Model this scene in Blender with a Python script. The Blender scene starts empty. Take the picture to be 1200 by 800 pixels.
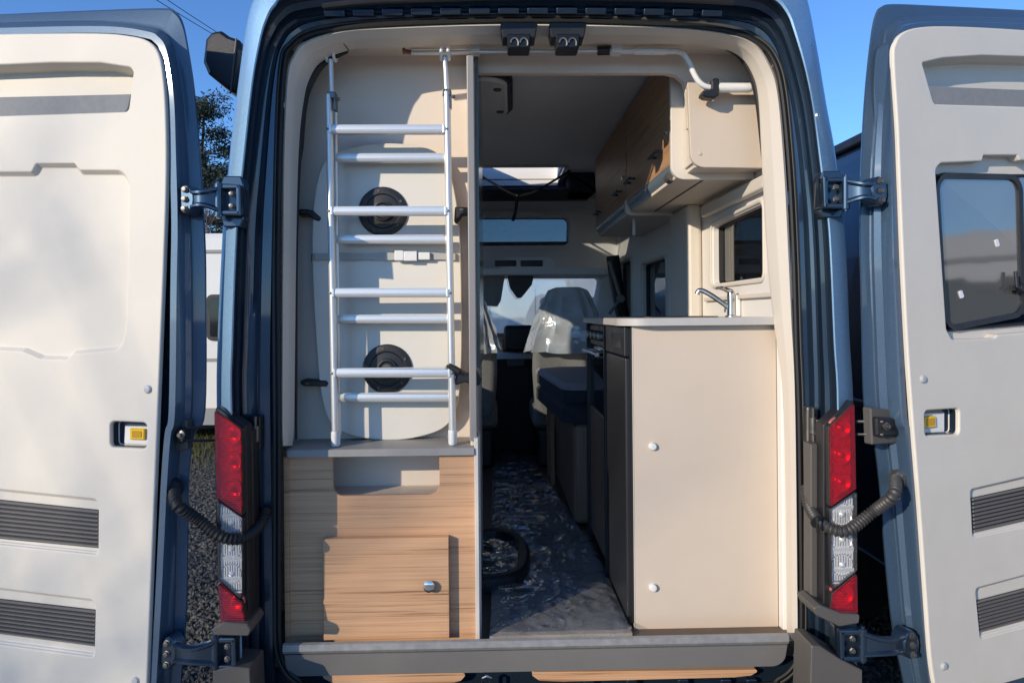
import bpy, bmesh, math, random
from mathutils import Vector, Matrix, noise
from mathutils.geometry import tessellate_polygon
R = math.radians
random.seed(7)
sc = bpy.context.scene
col = sc.collection

# ------------------------------------------------------------------ camera
F, CX, CY, EYE = 820.0, 600.0, 369.0, 1.65
YAW, ROLL = R(1.4), R(0.5)
fw = Vector((math.sin(YAW), math.cos(YAW), 0))
r0 = Vector((math.cos(YAW), -math.sin(YAW), 0))
u0 = Vector((0, 0, 1))
rt = r0*math.cos(ROLL) - u0*math.sin(ROLL)
up = u0*math.cos(ROLL) + r0*math.sin(ROLL)
O = Vector((0, 0, EYE))
cam = bpy.data.cameras.new('camera')
camo = bpy.data.objects.new('camera', cam); col.objects.link(camo)
m = Matrix((rt, up, -fw)).transposed().to_4x4(); m.translation = O
camo.matrix_world = m
cam.sensor_width = 36; cam.lens = F/1200*36; cam.shift_y = -(400-CY)/1200
cam.clip_start = 0.05; cam.clip_end = 2000
sc.camera = camo

# ------------------------------------------------------------------ light
SUN = Vector((1.05, 1.0, -0.46)).normalized()          # the way sunlight travels
EL = math.asin(-SUN.z); AZ = math.atan2(-SUN.x, -SUN.y)
w = bpy.data.worlds.new('World'); sc.world = w; w.use_nodes = True
nt = w.node_tree; bg = nt.nodes['Background']
sk = nt.nodes.new('ShaderNodeTexSky'); sk.sky_type = 'NISHITA'; sk.sun_disc = False
sk.sun_elevation = EL; sk.sun_rotation = AZ; sk.air_density = 0.8; sk.dust_density = 0.0; sk.ozone_density = 6.5
nt.links.new(sk.outputs[0], bg.inputs[0]); bg.inputs[1].default_value = 0.15
sl = bpy.data.lights.new('sun', 'SUN'); sl.energy = 2.8; sl.angle = R(0.5); sl.color = (1, 0.87, 0.69)
so = bpy.data.objects.new('sun', sl); col.objects.link(so); so.rotation_euler = SUN.to_track_quat('-Z', 'Y').to_euler()
sc.view_settings.view_transform = 'Standard'; sc.view_settings.look = 'None'
sc.view_settings.exposure = 0.66; sc.view_settings.gamma = 1.0
sc.cycles.use_denoising = True
sc.cycles.max_bounces = 12; sc.cycles.diffuse_bounces = 8; sc.cycles.transparent_max_bounces = 16
sc.cycles.caustics_reflective = False; sc.cycles.caustics_refractive = False

# ------------------------------------------------------------------ measuring
def ray(px, py): return fw*F + rt*(px-CX) + up*(CY-py)
def P(px, py, Y):
    d = ray(px, py); return O + d*(Y/d.y)
def PX(px, py, X):
    d = ray(px, py); return O + d*(X/d.x)
def PZ(px, py, Z):
    d = ray(px, py); return O + d*((Z-EYE)/d.z)

class Frame:
    """a flat working plane: origin, u, v along it and w its normal"""
    def __init__(s, o, u, v, w): s.o, s.u, s.v, s.w = Vector(o), Vector(u).normalized(), Vector(v).normalized(), Vector(w).normalized()
    def pt(s, u, v, w=0.0): return s.o + s.u*u + s.v*v + s.w*w
    def uv(s, px, py, off=0.0):
        d = ray(px, py); o2 = s.o + s.w*off
        t = (o2-O).dot(s.w)/d.dot(s.w); q = O + d*t - s.o
        return (q.dot(s.u), q.dot(s.v))
    def uvs(s, pts, off=0.0): return [s.uv(a, b, off) for a, b in pts]
    def uv2(s, p): return ((p-s.o).dot(s.u), (p-s.o).dot(s.v))
    def at(s, px, py, off=0.0): return s.pt(*s.uv(px, py, off), off)

# ------------------------------------------------------------------ 2d helpers
def cr(keys, n=6, closed=False):
    k = [Vector(p) for p in keys]; N = len(k); out = []
    rng = N if closed else N-1
    for i in range(rng):
        if closed: a, b, c, d = k[(i-1) % N], k[i], k[(i+1) % N], k[(i+2) % N]
        else: a, b, c, d = k[max(i-1, 0)], k[i], k[i+1], k[min(i+2, N-1)]
        for j in range(n):
            t = j/n
            out.append(0.5*((2*b)+(c-a)*t+(2*a-5*b+4*c-d)*t*t+(3*b-a-3*c+d)*t**3))
    if not closed: out.append(k[-1])
    return out

def fillet(poly, r, n=5):
    out = []; N = len(poly)
    for i in range(N):
        b = Vector(poly[i][:2]); a = Vector(poly[i-1][:2]); c = Vector(poly[(i+1) % N][:2])
        rr = poly[i][2] if len(poly[i]) > 2 else r
        e1 = a-b; e2 = c-b; l1, l2 = e1.length, e2.length
        if rr <= 0 or l1 < 1e-6 or l2 < 1e-6: out.append((b.x, b.y)); continue
        e1 /= l1; e2 /= l2
        ang = math.acos(max(-1, min(1, e1.dot(e2))))
        if ang > R(176): out.append((b.x, b.y)); continue
        t = min(rr/math.tan(ang/2), l1*.48, l2*.48); rad = t*math.tan(ang/2)
        ctr = b + (e1+e2).normalized()*(rad/math.sin(ang/2))
        p1 = b+e1*t; p2 = b+e2*t
        a1 = math.atan2(*(p1-ctr).yx); a2 = math.atan2(*(p2-ctr).yx)
        d = (a2-a1+math.pi) % (2*math.pi)-math.pi
        for k in range(n+1):
            q = a1+d*k/n; out.append((ctr.x+rad*math.cos(q), ctr.y+rad*math.sin(q)))
    return out

def area2(p): return sum(p[i-1][0]*p[i][1]-p[i][0]*p[i-1][1] for i in range(len(p)))
def offset(poly, d):
    """polygon moved inwards by d"""
    s = 1 if area2(poly) > 0 else -1
    N = len(poly); out = []
    for i in range(N):
        a, b, c = Vector(poly[i-1]), Vector(poly[i]), Vector(poly[(i+1) % N])
        e1 = (b-a); e2 = (c-b)
        if e1.length < 1e-9: e1 = e2
        if e2.length < 1e-9: e2 = e1
        n1 = Vector((-e1.y, e1.x)).normalized(); n2 = Vector((-e2.y, e2.x)).normalized()
        nn = n1+n2
        if nn.length < 1e-6: nn = n1
        nn.normalize(); k = max(0.35, nn.dot(n1))
        q = b+nn*(s*d/k); out.append((q.x, q.y))
    return out

# ------------------------------------------------------------------ mesh builder
class MB:
    def __init__(s): s.v = []; s.f = []
    def add(s, vs, fs):
        b = len(s.v); s.v += [Vector(x) for x in vs]; s.f += [tuple(i+b for i in f) for f in fs]; return s
    def box(s, x0, x1, y0, y1, z0, z1):
        return s.add([(x, y, z) for x in (x0, x1) for y in (y0, y1) for z in (z0, z1)],
                     [(0, 1, 3, 2), (4, 6, 7, 5), (0, 4, 5, 1), (2, 3, 7, 6), (0, 2, 6, 4), (1, 5, 7, 3)])
    def obox(s, c, a, b, d):
        c, a, b, d = Vector(c), Vector(a), Vector(b), Vector(d)
        return s.add([c+a*i+b*j+d*k for i in (-1, 1) for j in (-1, 1) for k in (-1, 1)],
                     [(0, 1, 3, 2), (4, 6, 7, 5), (0, 4, 5, 1), (2, 3, 7, 6), (0, 2, 6, 4), (1, 5, 7, 3)])
    def grid(s, loops, closed=False, cap=False):
        n = len(loops[0]); vs = [p for l in loops for p in l]; fs = []
        for i in range(len(loops)-1):
            for j in range(n if closed else n-1):
                k = (j+1) % n; fs.append((i*n+j, i*n+k, (i+1)*n+k, (i+1)*n+j))
        if cap: fs += [tuple(range(n)), tuple(range((len(loops)-1)*n, len(loops)*n))]
        return s.add(vs, fs)
    def tube(s, path, r, n=10, cap=True):
        path = [Vector(p) for p in path]; loops = []; ref = None
        for i, p in enumerate(path):
            t = (path[min(i+1, len(path)-1)]-path[max(i-1, 0)]).normalized()
            if ref is None: ref = t.orthogonal().normalized()
            ref = (ref-t*ref.dot(t)).normalized(); b = t.cross(ref)
            rr = r[i] if isinstance(r, (list, tuple)) else r
            loops.append([p+(ref*math.cos(2*math.pi*k/n)+b*math.sin(2*math.pi*k/n))*rr for k in range(n)])
        return s.grid(loops, True, cap)
    def lathe(s, c, ax, prof, n=24):
        c = Vector(c); ax = Vector(ax).normalized(); a = ax.orthogonal().normalized(); b = ax.cross(a)
        loops = [[c+ax*h+(a*math.cos(2*math.pi*k/n)+b*math.sin(2*math.pi*k/n))*max(r, 1e-5) for k in range(n)] for r, h in prof]
        return s.grid(loops, True, True)
    def prism(s, poly, pt, w0, w1, bev=0.0):
        if bev:
            q = offset(poly, bev)
            loops = [[pt(a, b, w0) for a, b in poly], [pt(a, b, w1-bev if w1 > w0 else w1+bev) for a, b in poly], [pt(a, b, w1) for a, b in q]]
        else: loops = [[pt(a, b, w0) for a, b in poly], [pt(a, b, w1) for a, b in poly]]
        return s.grid(loops, True, True)

def fill(mb, polys, pt, wv):
    flat = [p for q in polys for p in q]
    tri = tessellate_polygon([[Vector((a, b, 0)) for a, b in q] for q in polys])
    mb.add([pt(a, b, wv) for a, b in flat], [tuple(t) for t in tri])

def panel(mb, outer, holes, pt, r=0.004, back=0.02, seg=3):
    """flat sheet with rounded outer edge turned back and moulded recesses. holes: (poly, depth, draft) ; depth None = open with a reveal of `draft`"""
    fill(mb, [outer]+[h[0] for h in holes], pt, 0)
    loops = []
    for k in range(seg+1):
        a = math.pi/2*k/seg; loops.append([pt(x, y, -r*(1-math.cos(a))) for x, y in offset(outer, -r*math.sin(a))])
    loops.append([pt(x, y, -back) for x, y in offset(outer, -r)])
    mb.grid(loops, True)
    for h in holes:
        poly, depth, draft = h; loops = []
        for k in range(seg+1):
            a = math.pi/2*k/seg; loops.append([pt(x, y, -r*(1-math.cos(a))) for x, y in offset(poly, r*math.sin(a))])
        if depth is None:
            loops.append([pt(x, y, -draft) for x, y in offset(poly, r)]); mb.grid(loops, True)
        else:
            r2 = min(r, depth*.4)
            for k in range(seg+1):
                a = math.pi/2*k/seg; loops.append([pt(x, y, -depth+r2*(1-math.sin(a))) for x, y in offset(poly, r+draft+r2*(1-math.cos(a)))])
            mb.grid(loops, True); fill(mb, [offset(poly, r+draft+r2)], pt, -depth)
    return mb

def wpos(o):
    p = Vector(o.location); q = o.parent
    while q: p += Vector(q.location); q = q.parent
    return p

def obj(name, mb, mat, parent=None, label=None, cat=None, group=None, kind=None, bevel=0, smooth=35, wn=True, sub=0):
    me = bpy.data.meshes.new(name)
    lo = Vector((min(v.x for v in mb.v), min(v.y for v in mb.v), min(v.z for v in mb.v)))
    hi = Vector((max(v.x for v in mb.v), max(v.y for v in mb.v), max(v.z for v in mb.v)))
    c = (lo+hi)/2
    if not parent: c.z = lo.z
    me.from_pydata([v-c for v in mb.v], [], mb.f); me.validate()
    bm = bmesh.new(); bm.from_mesh(me)
    if len(mb.v) < 60000:
        bmesh.ops.remove_doubles(bm, verts=bm.verts, dist=2e-5); bmesh.ops.recalc_face_normals(bm, faces=bm.faces)
    bm.to_mesh(me); bm.free()
    me.materials.append(mat)
    if smooth:
        me.polygons.foreach_set('use_smooth', [True]*len(me.polygons))
        me.set_sharp_from_angle(angle=R(smooth))
    o = bpy.data.objects.new(name, me); col.objects.link(o)
    o.location = c
    if parent: o.parent = parent; o.location = c-wpos(parent)
    if label: o['label'] = label
    if cat: o['category'] = cat
    if group: o['group'] = group
    if kind: o['kind'] = kind
    if bevel:
        b = o.modifiers.new('bevel', 'BEVEL'); b.width = bevel; b.segments = 3; b.limit_method = 'ANGLE'; b.angle_limit = R(40)
    if sub:
        b = o.modifiers.new('sub', 'SUBSURF'); b.levels = b.render_levels = sub
    if wn and smooth and len(mb.v) < 60000:
        b = o.modifiers.new('wn', 'WEIGHTED_NORMAL'); b.keep_sharp = True
    return o

def thing(name, label, cat, loc, group=None):
    o = bpy.data.objects.new(name, None); col.objects.link(o); o.location = loc; o.empty_display_size = .1
    o['label'] = label; o['category'] = cat
    if group: o['group'] = group
    return o

def copy_tree(o, parent=None):
    c = o.copy(); col.objects.link(c)
    if parent: c.parent = parent
    for ch in [x for x in bpy.data.objects if x.parent == o]: copy_tree(ch, c)
    return c

# ------------------------------------------------------------------ materials
def mat(name, c, rough=.5, metal=0, var=0.0, vscale=3.0, bump=0.0, bscale=200.0, coat=0, spec=.5, rvar=0.0):
    mt = bpy.data.materials.new(name); mt.use_nodes = True; t = mt.node_tree; b = t.nodes['Principled BSDF']
    b.inputs['Base Color'].default_value = (*c, 1); b.inputs['Roughness'].default_value = rough; b.inputs['Metallic'].default_value = metal
    b.inputs['Coat Weight'].default_value = coat; b.inputs['Coat Roughness'].default_value = .04; b.inputs['Specular IOR Level'].default_value = spec
    g = t.nodes.new('ShaderNodeNewGeometry')
    if var or rvar:
        n = t.nodes.new('ShaderNodeTexNoise'); n.inputs['Scale'].default_value = vscale; n.inputs['Detail'].default_value = 6; n.inputs['Roughness'].default_value = .65
        t.links.new(g.outputs['Position'], n.inputs['Vector'])
        if var:
            rp = t.nodes.new('ShaderNodeValToRGB'); rp.color_ramp.elements[0].position = .3; rp.color_ramp.elements[1].position = .7
            rp.color_ramp.elements[0].color = (*[x*(1-var) for x in c], 1); rp.color_ramp.elements[1].color = (*[min(1, x*(1+var)) for x in c], 1)
            t.links.new(n.outputs['Fac'], rp.inputs['Fac']); t.links.new(rp.outputs[0], b.inputs['Base Color'])
        if rvar:
            mr = t.nodes.new('ShaderNodeMapRange'); mr.inputs['To Min'].default_value = max(0, rough-rvar); mr.inputs['To Max'].default_value = min(1, rough+rvar)
            mr.inputs['From Min'].default_value = .3; mr.inputs['From Max'].default_value = .7
            t.links.new(n.outputs['Fac'], mr.inputs['Value']); t.links.new(mr.outputs[0], b.inputs['Roughness'])
    if bump:
        n2 = t.nodes.new('ShaderNodeTexNoise'); n2.inputs['Scale'].default_value = bscale; n2.inputs['Detail'].default_value = 3
        t.links.new(g.outputs['Position'], n2.inputs['Vector'])
        bp = t.nodes.new('ShaderNodeBump'); bp.inputs['Strength'].default_value = bump; bp.inputs['Distance'].default_value = .002
        t.links.new(n2.outputs['Fac'], bp.inputs['Height']); t.links.new(bp.outputs[0], b.inputs['Normal'])
    return mt

def paint(name, c, flake=.35, metal=.75, rough=.38):
    mt = mat(name, c, rough, metal, coat=1.0); t = mt.node_tree; b = t.nodes['Principled BSDF']
    g = t.nodes['Geometry']
    vo = t.nodes.new('ShaderNodeTexNoise'); vo.inputs['Scale'].default_value = 900; vo.inputs['Detail'].default_value = 1
    t.links.new(g.outputs['Position'], vo.inputs['Vector'])
    rp = t.nodes.new('ShaderNodeValToRGB'); e = rp.color_ramp.elements
    e[0].position = .35; e[1].position = .7
    e[0].color = (*[x*(1-flake) for x in c], 1); e[1].color = (*[min(1, x*(1+flake*1.6)) for x in c], 1)
    t.links.new(vo.outputs['Fac'], rp.inputs['Fac']); t.links.new(rp.outputs[0], b.inputs['Base Color'])
    return mt

def wood(name, ca, cb, cc, scale=(1.3, 9, 55), rough=.45):
    mt = mat(name, ca, rough); t = mt.node_tree; b = t.nodes['Principled BSDF']; g = t.nodes['Geometry']
    mp = t.nodes.new('ShaderNodeMapping'); mp.inputs['Scale'].default_value = scale; t.links.new(g.outputs['Position'], mp.inputs['Vector'])
    n0 = t.nodes.new('ShaderNodeTexNoise'); n0.inputs['Scale'].default_value = 1.3; n0.inputs['Detail'].default_value = 3; n0.inputs['Distortion'].default_value = .6
    mp0 = t.nodes.new('ShaderNodeMapping'); mp0.inputs['Scale'].default_value = tuple(x*.28 for x in scale)
    t.links.new(g.outputs['Position'], mp0.inputs['Vector']); t.links.new(mp0.outputs[0], n0.inputs['Vector'])
    n1 = t.nodes.new('ShaderNodeTexNoise'); n1.inputs['Scale'].default_value = 2.2; n1.inputs['Detail'].default_value = 8; n1.inputs['Roughness'].default_value = .7; n1.inputs['Distortion'].default_value = .12
    t.links.new(mp.outputs[0], n1.inputs['Vector'])
    mx = t.nodes.new('ShaderNodeMath'); mx.operation = 'MULTIPLY_ADD'; mx.inputs[1].default_value = .45; t.links.new(n0.outputs['Fac'], mx.inputs[0]); t.links.new(n1.outputs['Fac'], mx.inputs[2])
    rp = t.nodes.new('ShaderNodeValToRGB'); e = rp.color_ramp.elements
    e[0].position = .37; e[0].color = (*cc, 1); e[1].position = .60; e[1].color = (*cb, 1)
    k = e.new(.46); k.color = (*ca, 1)
    mp2 = t.nodes.new('ShaderNodeMapping'); mp2.inputs['Scale'].default_value = tuple(x*(1.2 if x < 5 else 2.2) for x in scale); t.links.new(g.outputs['Position'], mp2.inputs['Vector'])
    n2 = t.nodes.new('ShaderNodeTexNoise'); n2.inputs['Scale'].default_value = 1.6; n2.inputs['Detail'].default_value = 4; t.links.new(mp2.outputs[0], n2.inputs['Vector'])
    ma = t.nodes.new('ShaderNodeMath'); ma.operation = 'MULTIPLY_ADD'; ma.inputs[1].default_value = .9; t.links.new(n2.outputs['Fac'], ma.inputs[0]); t.links.new(mx.outputs[0], ma.inputs[2]); mx = ma
    hf = t.nodes.new('ShaderNodeMath'); hf.operation = 'MULTIPLY'; hf.inputs[1].default_value = .425
    t.links.new(mx.outputs[0], hf.inputs[0]); t.links.new(hf.outputs[0], rp.inputs['Fac']); t.links.new(rp.outputs[0], b.inputs['Base Color'])
    bp = t.nodes.new('ShaderNodeBump'); bp.inputs['Strength'].default_value = .12; bp.inputs['Distance'].default_value = .001
    t.links.new(n1.outputs['Fac'], bp.inputs['Height']); t.links.new(bp.outputs[0], b.inputs['Normal'])
    return mt

def glass(name, tint, opacity=.3, rough=.02, bump=0.0, bscale=4.0, gloss=1.0, refl=.08):
    """thin pane: what is behind shows through the tint, Fresnel reflection on top"""
    mt = bpy.data.materials.new(name); mt.use_nodes = True; t = mt.node_tree; t.nodes.clear()
    o = t.nodes.new('ShaderNodeOutputMaterial'); tr = t.nodes.new('ShaderNodeBsdfTransparent'); tr.inputs[0].default_value = (*tint, 1)
    df = t.nodes.new('ShaderNodeBsdfDiffuse'); df.inputs[0].default_value = (*[min(1, x*.6) for x in tint], 1)
    m1 = t.nodes.new('ShaderNodeMixShader'); m1.inputs[0].default_value = opacity
    t.links.new(tr.outputs[0], m1.inputs[1]); t.links.new(df.outputs[0], m1.inputs[2])
    gl = t.nodes.new('ShaderNodeBsdfGlossy'); gl.inputs['Roughness'].default_value = rough; gl.inputs[0].default_value = (gloss, gloss, gloss, 1)
    lw = t.nodes.new('ShaderNodeLayerWeight'); lw.inputs['Blend'].default_value = .5
    pw = t.nodes.new('ShaderNodeMath'); pw.operation = 'POWER'; pw.inputs[1].default_value = 5; t.links.new(lw.outputs['Facing'], pw.inputs[0])
    fr = t.nodes.new('ShaderNodeMath'); fr.operation = 'MULTIPLY_ADD'; fr.inputs[1].default_value = 1-refl; fr.inputs[2].default_value = refl; fr.use_clamp = True; t.links.new(pw.outputs[0], fr.inputs[0])
    m2 = t.nodes.new('ShaderNodeMixShader'); t.links.new(fr.outputs[0], m2.inputs[0]); t.links.new(m1.outputs[0], m2.inputs[1]); t.links.new(gl.outputs[0], m2.inputs[2])
    if bump:
        g = t.nodes.new('ShaderNodeNewGeometry'); n = t.nodes.new('ShaderNodeTexNoise'); n.inputs['Scale'].default_value = bscale; n.inputs['Detail'].default_value = 4
        n.inputs['Distortion'].default_value = 1.2
        t.links.new(g.outputs['Position'], n.inputs['Vector']); bp = t.nodes.new('ShaderNodeBump'); bp.inputs['Strength'].default_value = bump; bp.inputs['Distance'].default_value = .02
        t.links.new(n.outputs['Fac'], bp.inputs['Height']); t.links.new(bp.outputs[0], gl.inputs['Normal']); t.links.new(bp.outputs[0], lw.inputs['Normal'])
    t.links.new(m2.outputs[0], o.inputs[0]); return mt

M = {}
M['trim'] = mat('cream_trim', (.66, .61, .525), .48, var=.035, vscale=5, bump=.4, bscale=800, rvar=.08)
M['lining'] = mat('beige_lining', (.72, .625, .525), .6, var=.02, vscale=3, bump=.15, bscale=700)
M['reveal'] = mat('pale_reveal_trim', (.66, .60, .52), .5, var=.02, bump=.15, bscale=800)
M['white'] = mat('white_laminate', (.70, .66, .58), .4, var=.01, bump=.08, bscale=500)
M['cream'] = mat('cream_laminate', (.60, .50, .395), .40, var=.025, vscale=4, bump=.15, bscale=600, rvar=.08)
M['greyshelf'] = mat('grey_laminate', (.30, .285, .265), .5, var=.06, vscale=30, bump=.08)
M['greyplast'] = mat('grey_plastic', (.085, .078, .07), .55, var=.06, bump=.2, bscale=600)
M['felt'] = mat('grey_felt', (.24, .245, .25), .9, var=.08, vscale=40, bump=.5, bscale=500)
M['black'] = mat('black_plastic', (.012, .012, .014), .42, bump=.25, bscale=700, rvar=.1, vscale=12)
M['rubber'] = mat('black_rubber', (.012, .012, .012), .6, bump=.2, bscale=500)
M['sealgrey'] = mat('grey_rubber', (.07, .068, .062), .6, bump=.2, bscale=500)
M['alu'] = mat('anodised_aluminium', (.72, .72, .70), .36, .55, var=.02, bump=.06, bscale=400)
M['chrome'] = mat('chrome', (.8, .8, .8), .08, 1, rvar=.04, vscale=20)
M['tapmetal'] = mat('brushed_chrome', (.55, .54, .52), .22, 1, rvar=.06, vscale=30)
M['steel'] = mat('zinc_steel', (.17, .16, .145), .42, .8, var=.15, vscale=25, rvar=.1)
M['blue'] = paint('metallic_blue_paint', (.20, .35, .52), .3, .55, .5)  # van blue, lightened to how it looks in sun
M['bluemid'] = paint('part_shaded_blue_paint', (.055, .10, .16), .3, .4, .55)  # same blue with part of the shade put into its colour
M['blueshade'] = paint('shaded_blue_paint', (.03, .055, .09), .25)  # same blue darkened to how it looks in shaded jambs
M['red'] = mat('red_lens', (.33, .004, .007), .12, coat=1, var=.25, vscale=22)
M['clear'] = mat('clear_lens', (.62, .58, .56), .14, .5, coat=1, var=.35, vscale=35)
def lens(name, tint, axis, opac):
    mt = glass(name, tint, opac, .05, .5, 5, refl=.07); t = mt.node_tree; bp = next(n for n in t.nodes if n.type == 'BUMP'); bp.inputs['Distance'].default_value = .003
    wv = t.nodes.new('ShaderNodeTexWave'); wv.bands_direction = axis; wv.inputs['Scale'].default_value = 55
    g = next(n for n in t.nodes if n.type == 'NEW_GEOMETRY'); t.links.new(g.outputs['Position'], wv.inputs['Vector']); t.links.new(wv.outputs['Fac'], bp.inputs['Height']); return mt
M['redlens'] = lens('red_outer_lens', (.85, .012, .016), 'Z', .25); M['clearlens'] = lens('clear_outer_lens', (.95, .95, .95), 'X', .04)
next(n for n in M['clearlens'].node_tree.nodes if n.type == 'BUMP').inputs['Strength'].default_value = .22
for nm_, ax_, sc_ in (('red', 'Z', 55), ('clear', 'X', 60)):
    t = M[nm_].node_tree; b = t.nodes['Principled BSDF']; wv = t.nodes.new('ShaderNodeTexWave'); wv.wave_type = 'BANDS'; wv.bands_direction = ax_; wv.inputs['Scale'].default_value = sc_
    t.links.new(t.nodes['Geometry'].outputs['Position'], wv.inputs['Vector']); bp = t.nodes.new('ShaderNodeBump'); bp.inputs['Strength'].default_value = .6; bp.inputs['Distance'].default_value = .002
    t.links.new(wv.outputs['Fac'], bp.inputs['Height']); t.links.new(bp.outputs[0], b.inputs['Normal'])
M['reflector'] = mat('lamp_reflector', (.85, .85, .84), .25, .4, rvar=.1, vscale=60)
M['redreflector'] = mat('red_lamp_reflector', (.85, .25, .22), .25, .5, rvar=.1, vscale=60)
M['wood'] = wood('light_oak_laminate', (.55, .31, .165), (.65, .39, .22), (.22, .11, .055), (1.1, 9, 75))
M['darkwood'] = wood('walnut_laminate', (.42, .235, .12), (.52, .31, .17), (.22, .115, .055), (9, 1.2, 45))
M['vwood'] = wood('upright_walnut_laminate', (.26, .17, .11), (.34, .22, .15), (.15, .09, .06), (40, 40, 1.2))
M['ceil'] = mat('ceiling_fabric', (.80, .78, .76), .85, var=.04, bump=.3, bscale=400)
M['darkcloth'] = mat('navy_cushion', (.035, .038, .05), .9, var=.2, vscale=60, bump=.5, bscale=500)
M['seatcloth'] = mat('grey_seat_cloth', (.27, .255, .235), .9, var=.1, vscale=50, bump=.4, bscale=400)
M['strap'] = mat('grey_webbing', (.42, .42, .40), .85, bump=.5, bscale=600)
M['whiteplast'] = mat('white_plastic', (.74, .73, .70), .4, bump=.05)
M['yellow'] = mat('yellow_lamp', (.80, .50, .015), .35, coat=.6)
M['film'] = glass('clear_polythene', (.95, .96, .97), .86, .24, .9, 7, refl=.12)
M['floorfilm'] = glass('floor_polythene', (.86, .90, .94), .05, .05, 1.0, 10, refl=.17)
def crumple(mt, sc_, dist):
    t = mt.node_tree; bp = next(n for n in t.nodes if n.type == 'BUMP'); g = next(n for n in t.nodes if n.type == 'NEW_GEOMETRY'); bp.inputs['Distance'].default_value = dist
    n = t.nodes.new('ShaderNodeTexNoise'); n.inputs['Scale'].default_value = 5; t.links.new(g.outputs['Position'], n.inputs['Vector'])
    ad = t.nodes.new('ShaderNodeVectorMath'); ad.operation = 'MULTIPLY_ADD'; ad.inputs[1].default_value = (.16, .16, .16); t.links.new(n.outputs['Color'], ad.inputs[0]); t.links.new(g.outputs['Position'], ad.inputs[2])
    hs_ = []
    for k, a in ((sc_, 1.0), (sc_*2.4, .18)):
        v = t.nodes.new('ShaderNodeTexVoronoi'); v.inputs['Scale'].default_value = k; t.links.new(ad.outputs[0], v.inputs['Vector']); m_ = t.nodes.new('ShaderNodeMath'); m_.operation = 'MULTIPLY'; m_.inputs[1].default_value = a; t.links.new(v.outputs['Distance'], m_.inputs[0]); hs_.append(m_)
    sm = t.nodes.new('ShaderNodeMath'); t.links.new(hs_[0].outputs[0], sm.inputs[0]); t.links.new(hs_[1].outputs[0], sm.inputs[1]); t.links.new(sm.outputs[0], bp.inputs['Height'])
crumple(M['floorfilm'], 6.5, .024); crumple(M['film'], 8, .03)
M['acrylic'] = glass('tinted_acrylic', (.40, .40, .37), .42, .05, refl=.20)
M['darkglass'] = glass('dark_tinted_glass', (.16, .17, .18), .06, .02)
M['windscreen'] = glass('dusty_windscreen', (.92, .96, .98), .05, .03)
M['screw'] = mat('grey_cap', (.42, .43, .43), .4)
M['copper'] = mat('brown_tip', (.20, .09, .06), .5)
def carpet():
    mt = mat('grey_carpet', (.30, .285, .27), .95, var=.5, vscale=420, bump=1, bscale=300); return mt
M['carpet'] = carpet()
M['floorvinyl'] = mat('brown_floor_vinyl', (.10, .075, .06), .5, var=.15, vscale=9)
M['led'] = mat('blue_grey_diffuser', (.16, .21, .25), .25, coat=.4)

# ================================================================== THE VAN: shell
van = thing('camper_van', 'dark blue metallic camper van seen from behind with both rear doors folded wide open', 'camper van', (0.127, 2.25, 0))
def L(keys, Y, n=5): return [P(a, b, Y) for a, b in cr(keys, n)]
K1 = [(262,820),(258,700),(254,480),(255,400),(261,270),(267,200),(279,100),(288,35),(297,0),(315,-30),(350,-55),(450,-78),(620,-86),(780,-80),(880,-66),(922,-40),(940,-15),(948,8),(958,60),(968,120),(980,187),(990,270),(996,400),(1000,480),(1003,700),(1005,820)]
K2 = [(284,820),(282,700),(272,480),(273,400),(278,270),(285,200),(296,100),(305,50),(312,26),(322,8),(345,-8),(450,-18),(620,-22),(780,-20),(880,-12),(908,0),(922,16),(930,36),(943,80),(953,130),(962,200),(971,270),(977,400),(981,480),(980,700),(980,820)]
K3 = [(296,820),(294,700),(284,480),(285,400),(289,270),(296,200),(306,110),(314,65),(322,45),(334,28),(360,17),(450,9),(620,6),(780,8),(868,14),(895,22),(908,34),(918,52),(930,90),(940,135),(948,200),(955,270),(960,400),(962,480),(962,700),(962,820)]
K4 = [(322,820),(322,700),(320,480),(320,400),(322,270),(324,200),(328,120),(333,75),(340,55),(352,42),(380,31),(450,25),(620,22),(780,26),(860,33),(888,44),(902,60),(910,80),(920,120),(925,160),(929,200),(932,270),(936,400),(938,480),(940,700),(940,820)]
def mix(a, b, t): return [(p[0]*(1-t)+q[0]*t, p[1]*(1-t)+q[1]*t) for p, q in zip(a, b)]
edge = L(K1, 2.20)
ctr = Vector((.127, 0, 1.5))
def grow(l, Y, s): return [Vector((ctr.x+(p.x-ctr.x)*s, Y, ctr.z+(p.z-ctr.z)*s)) for p in l]
# outside skin, left open for the roof hatch, the side windows and the added roof light
mb = MB(); Ys = [2.26, 2.32]+[2.45+.05*i for i in range(64)]
loops = [edge]+[grow(edge, y, 1.0+min(.035, (y-2.20)*.09)) for y in Ys]
mb.grid(loops)
keep = []
for f in mb.f:
    c = sum((mb.v[i] for i in f), Vector())/len(f)
    hole = (c.z > 2.5 and 3.65 < c.y < 4.65 and -.66 < c.x < -.05) or (c.z > 2.5 and 4.9 < c.y < 5.5 and -.25 < c.x < .6) or (c.x > .9 and 1.7 < c.z < 2.12 and (2.52 < c.y < 3.2 or 3.9 < c.y < 4.75)) or (c.x > .9 and 1.2 < c.z < 2.0 and 3.9 < c.y < 4.75) or (c.x > .9 and 1.4 < c.z < 2.1 and 4.95 < c.y < 5.55) or (c.x < -.7 and 1.4 < c.z < 2.25 and (3.4 < c.y < 4.65 or 4.8 < c.y < 5.5))
    if not hole: keep.append(f)
mb.f = keep
obj('body_side', mb, M['blue'], van)
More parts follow.
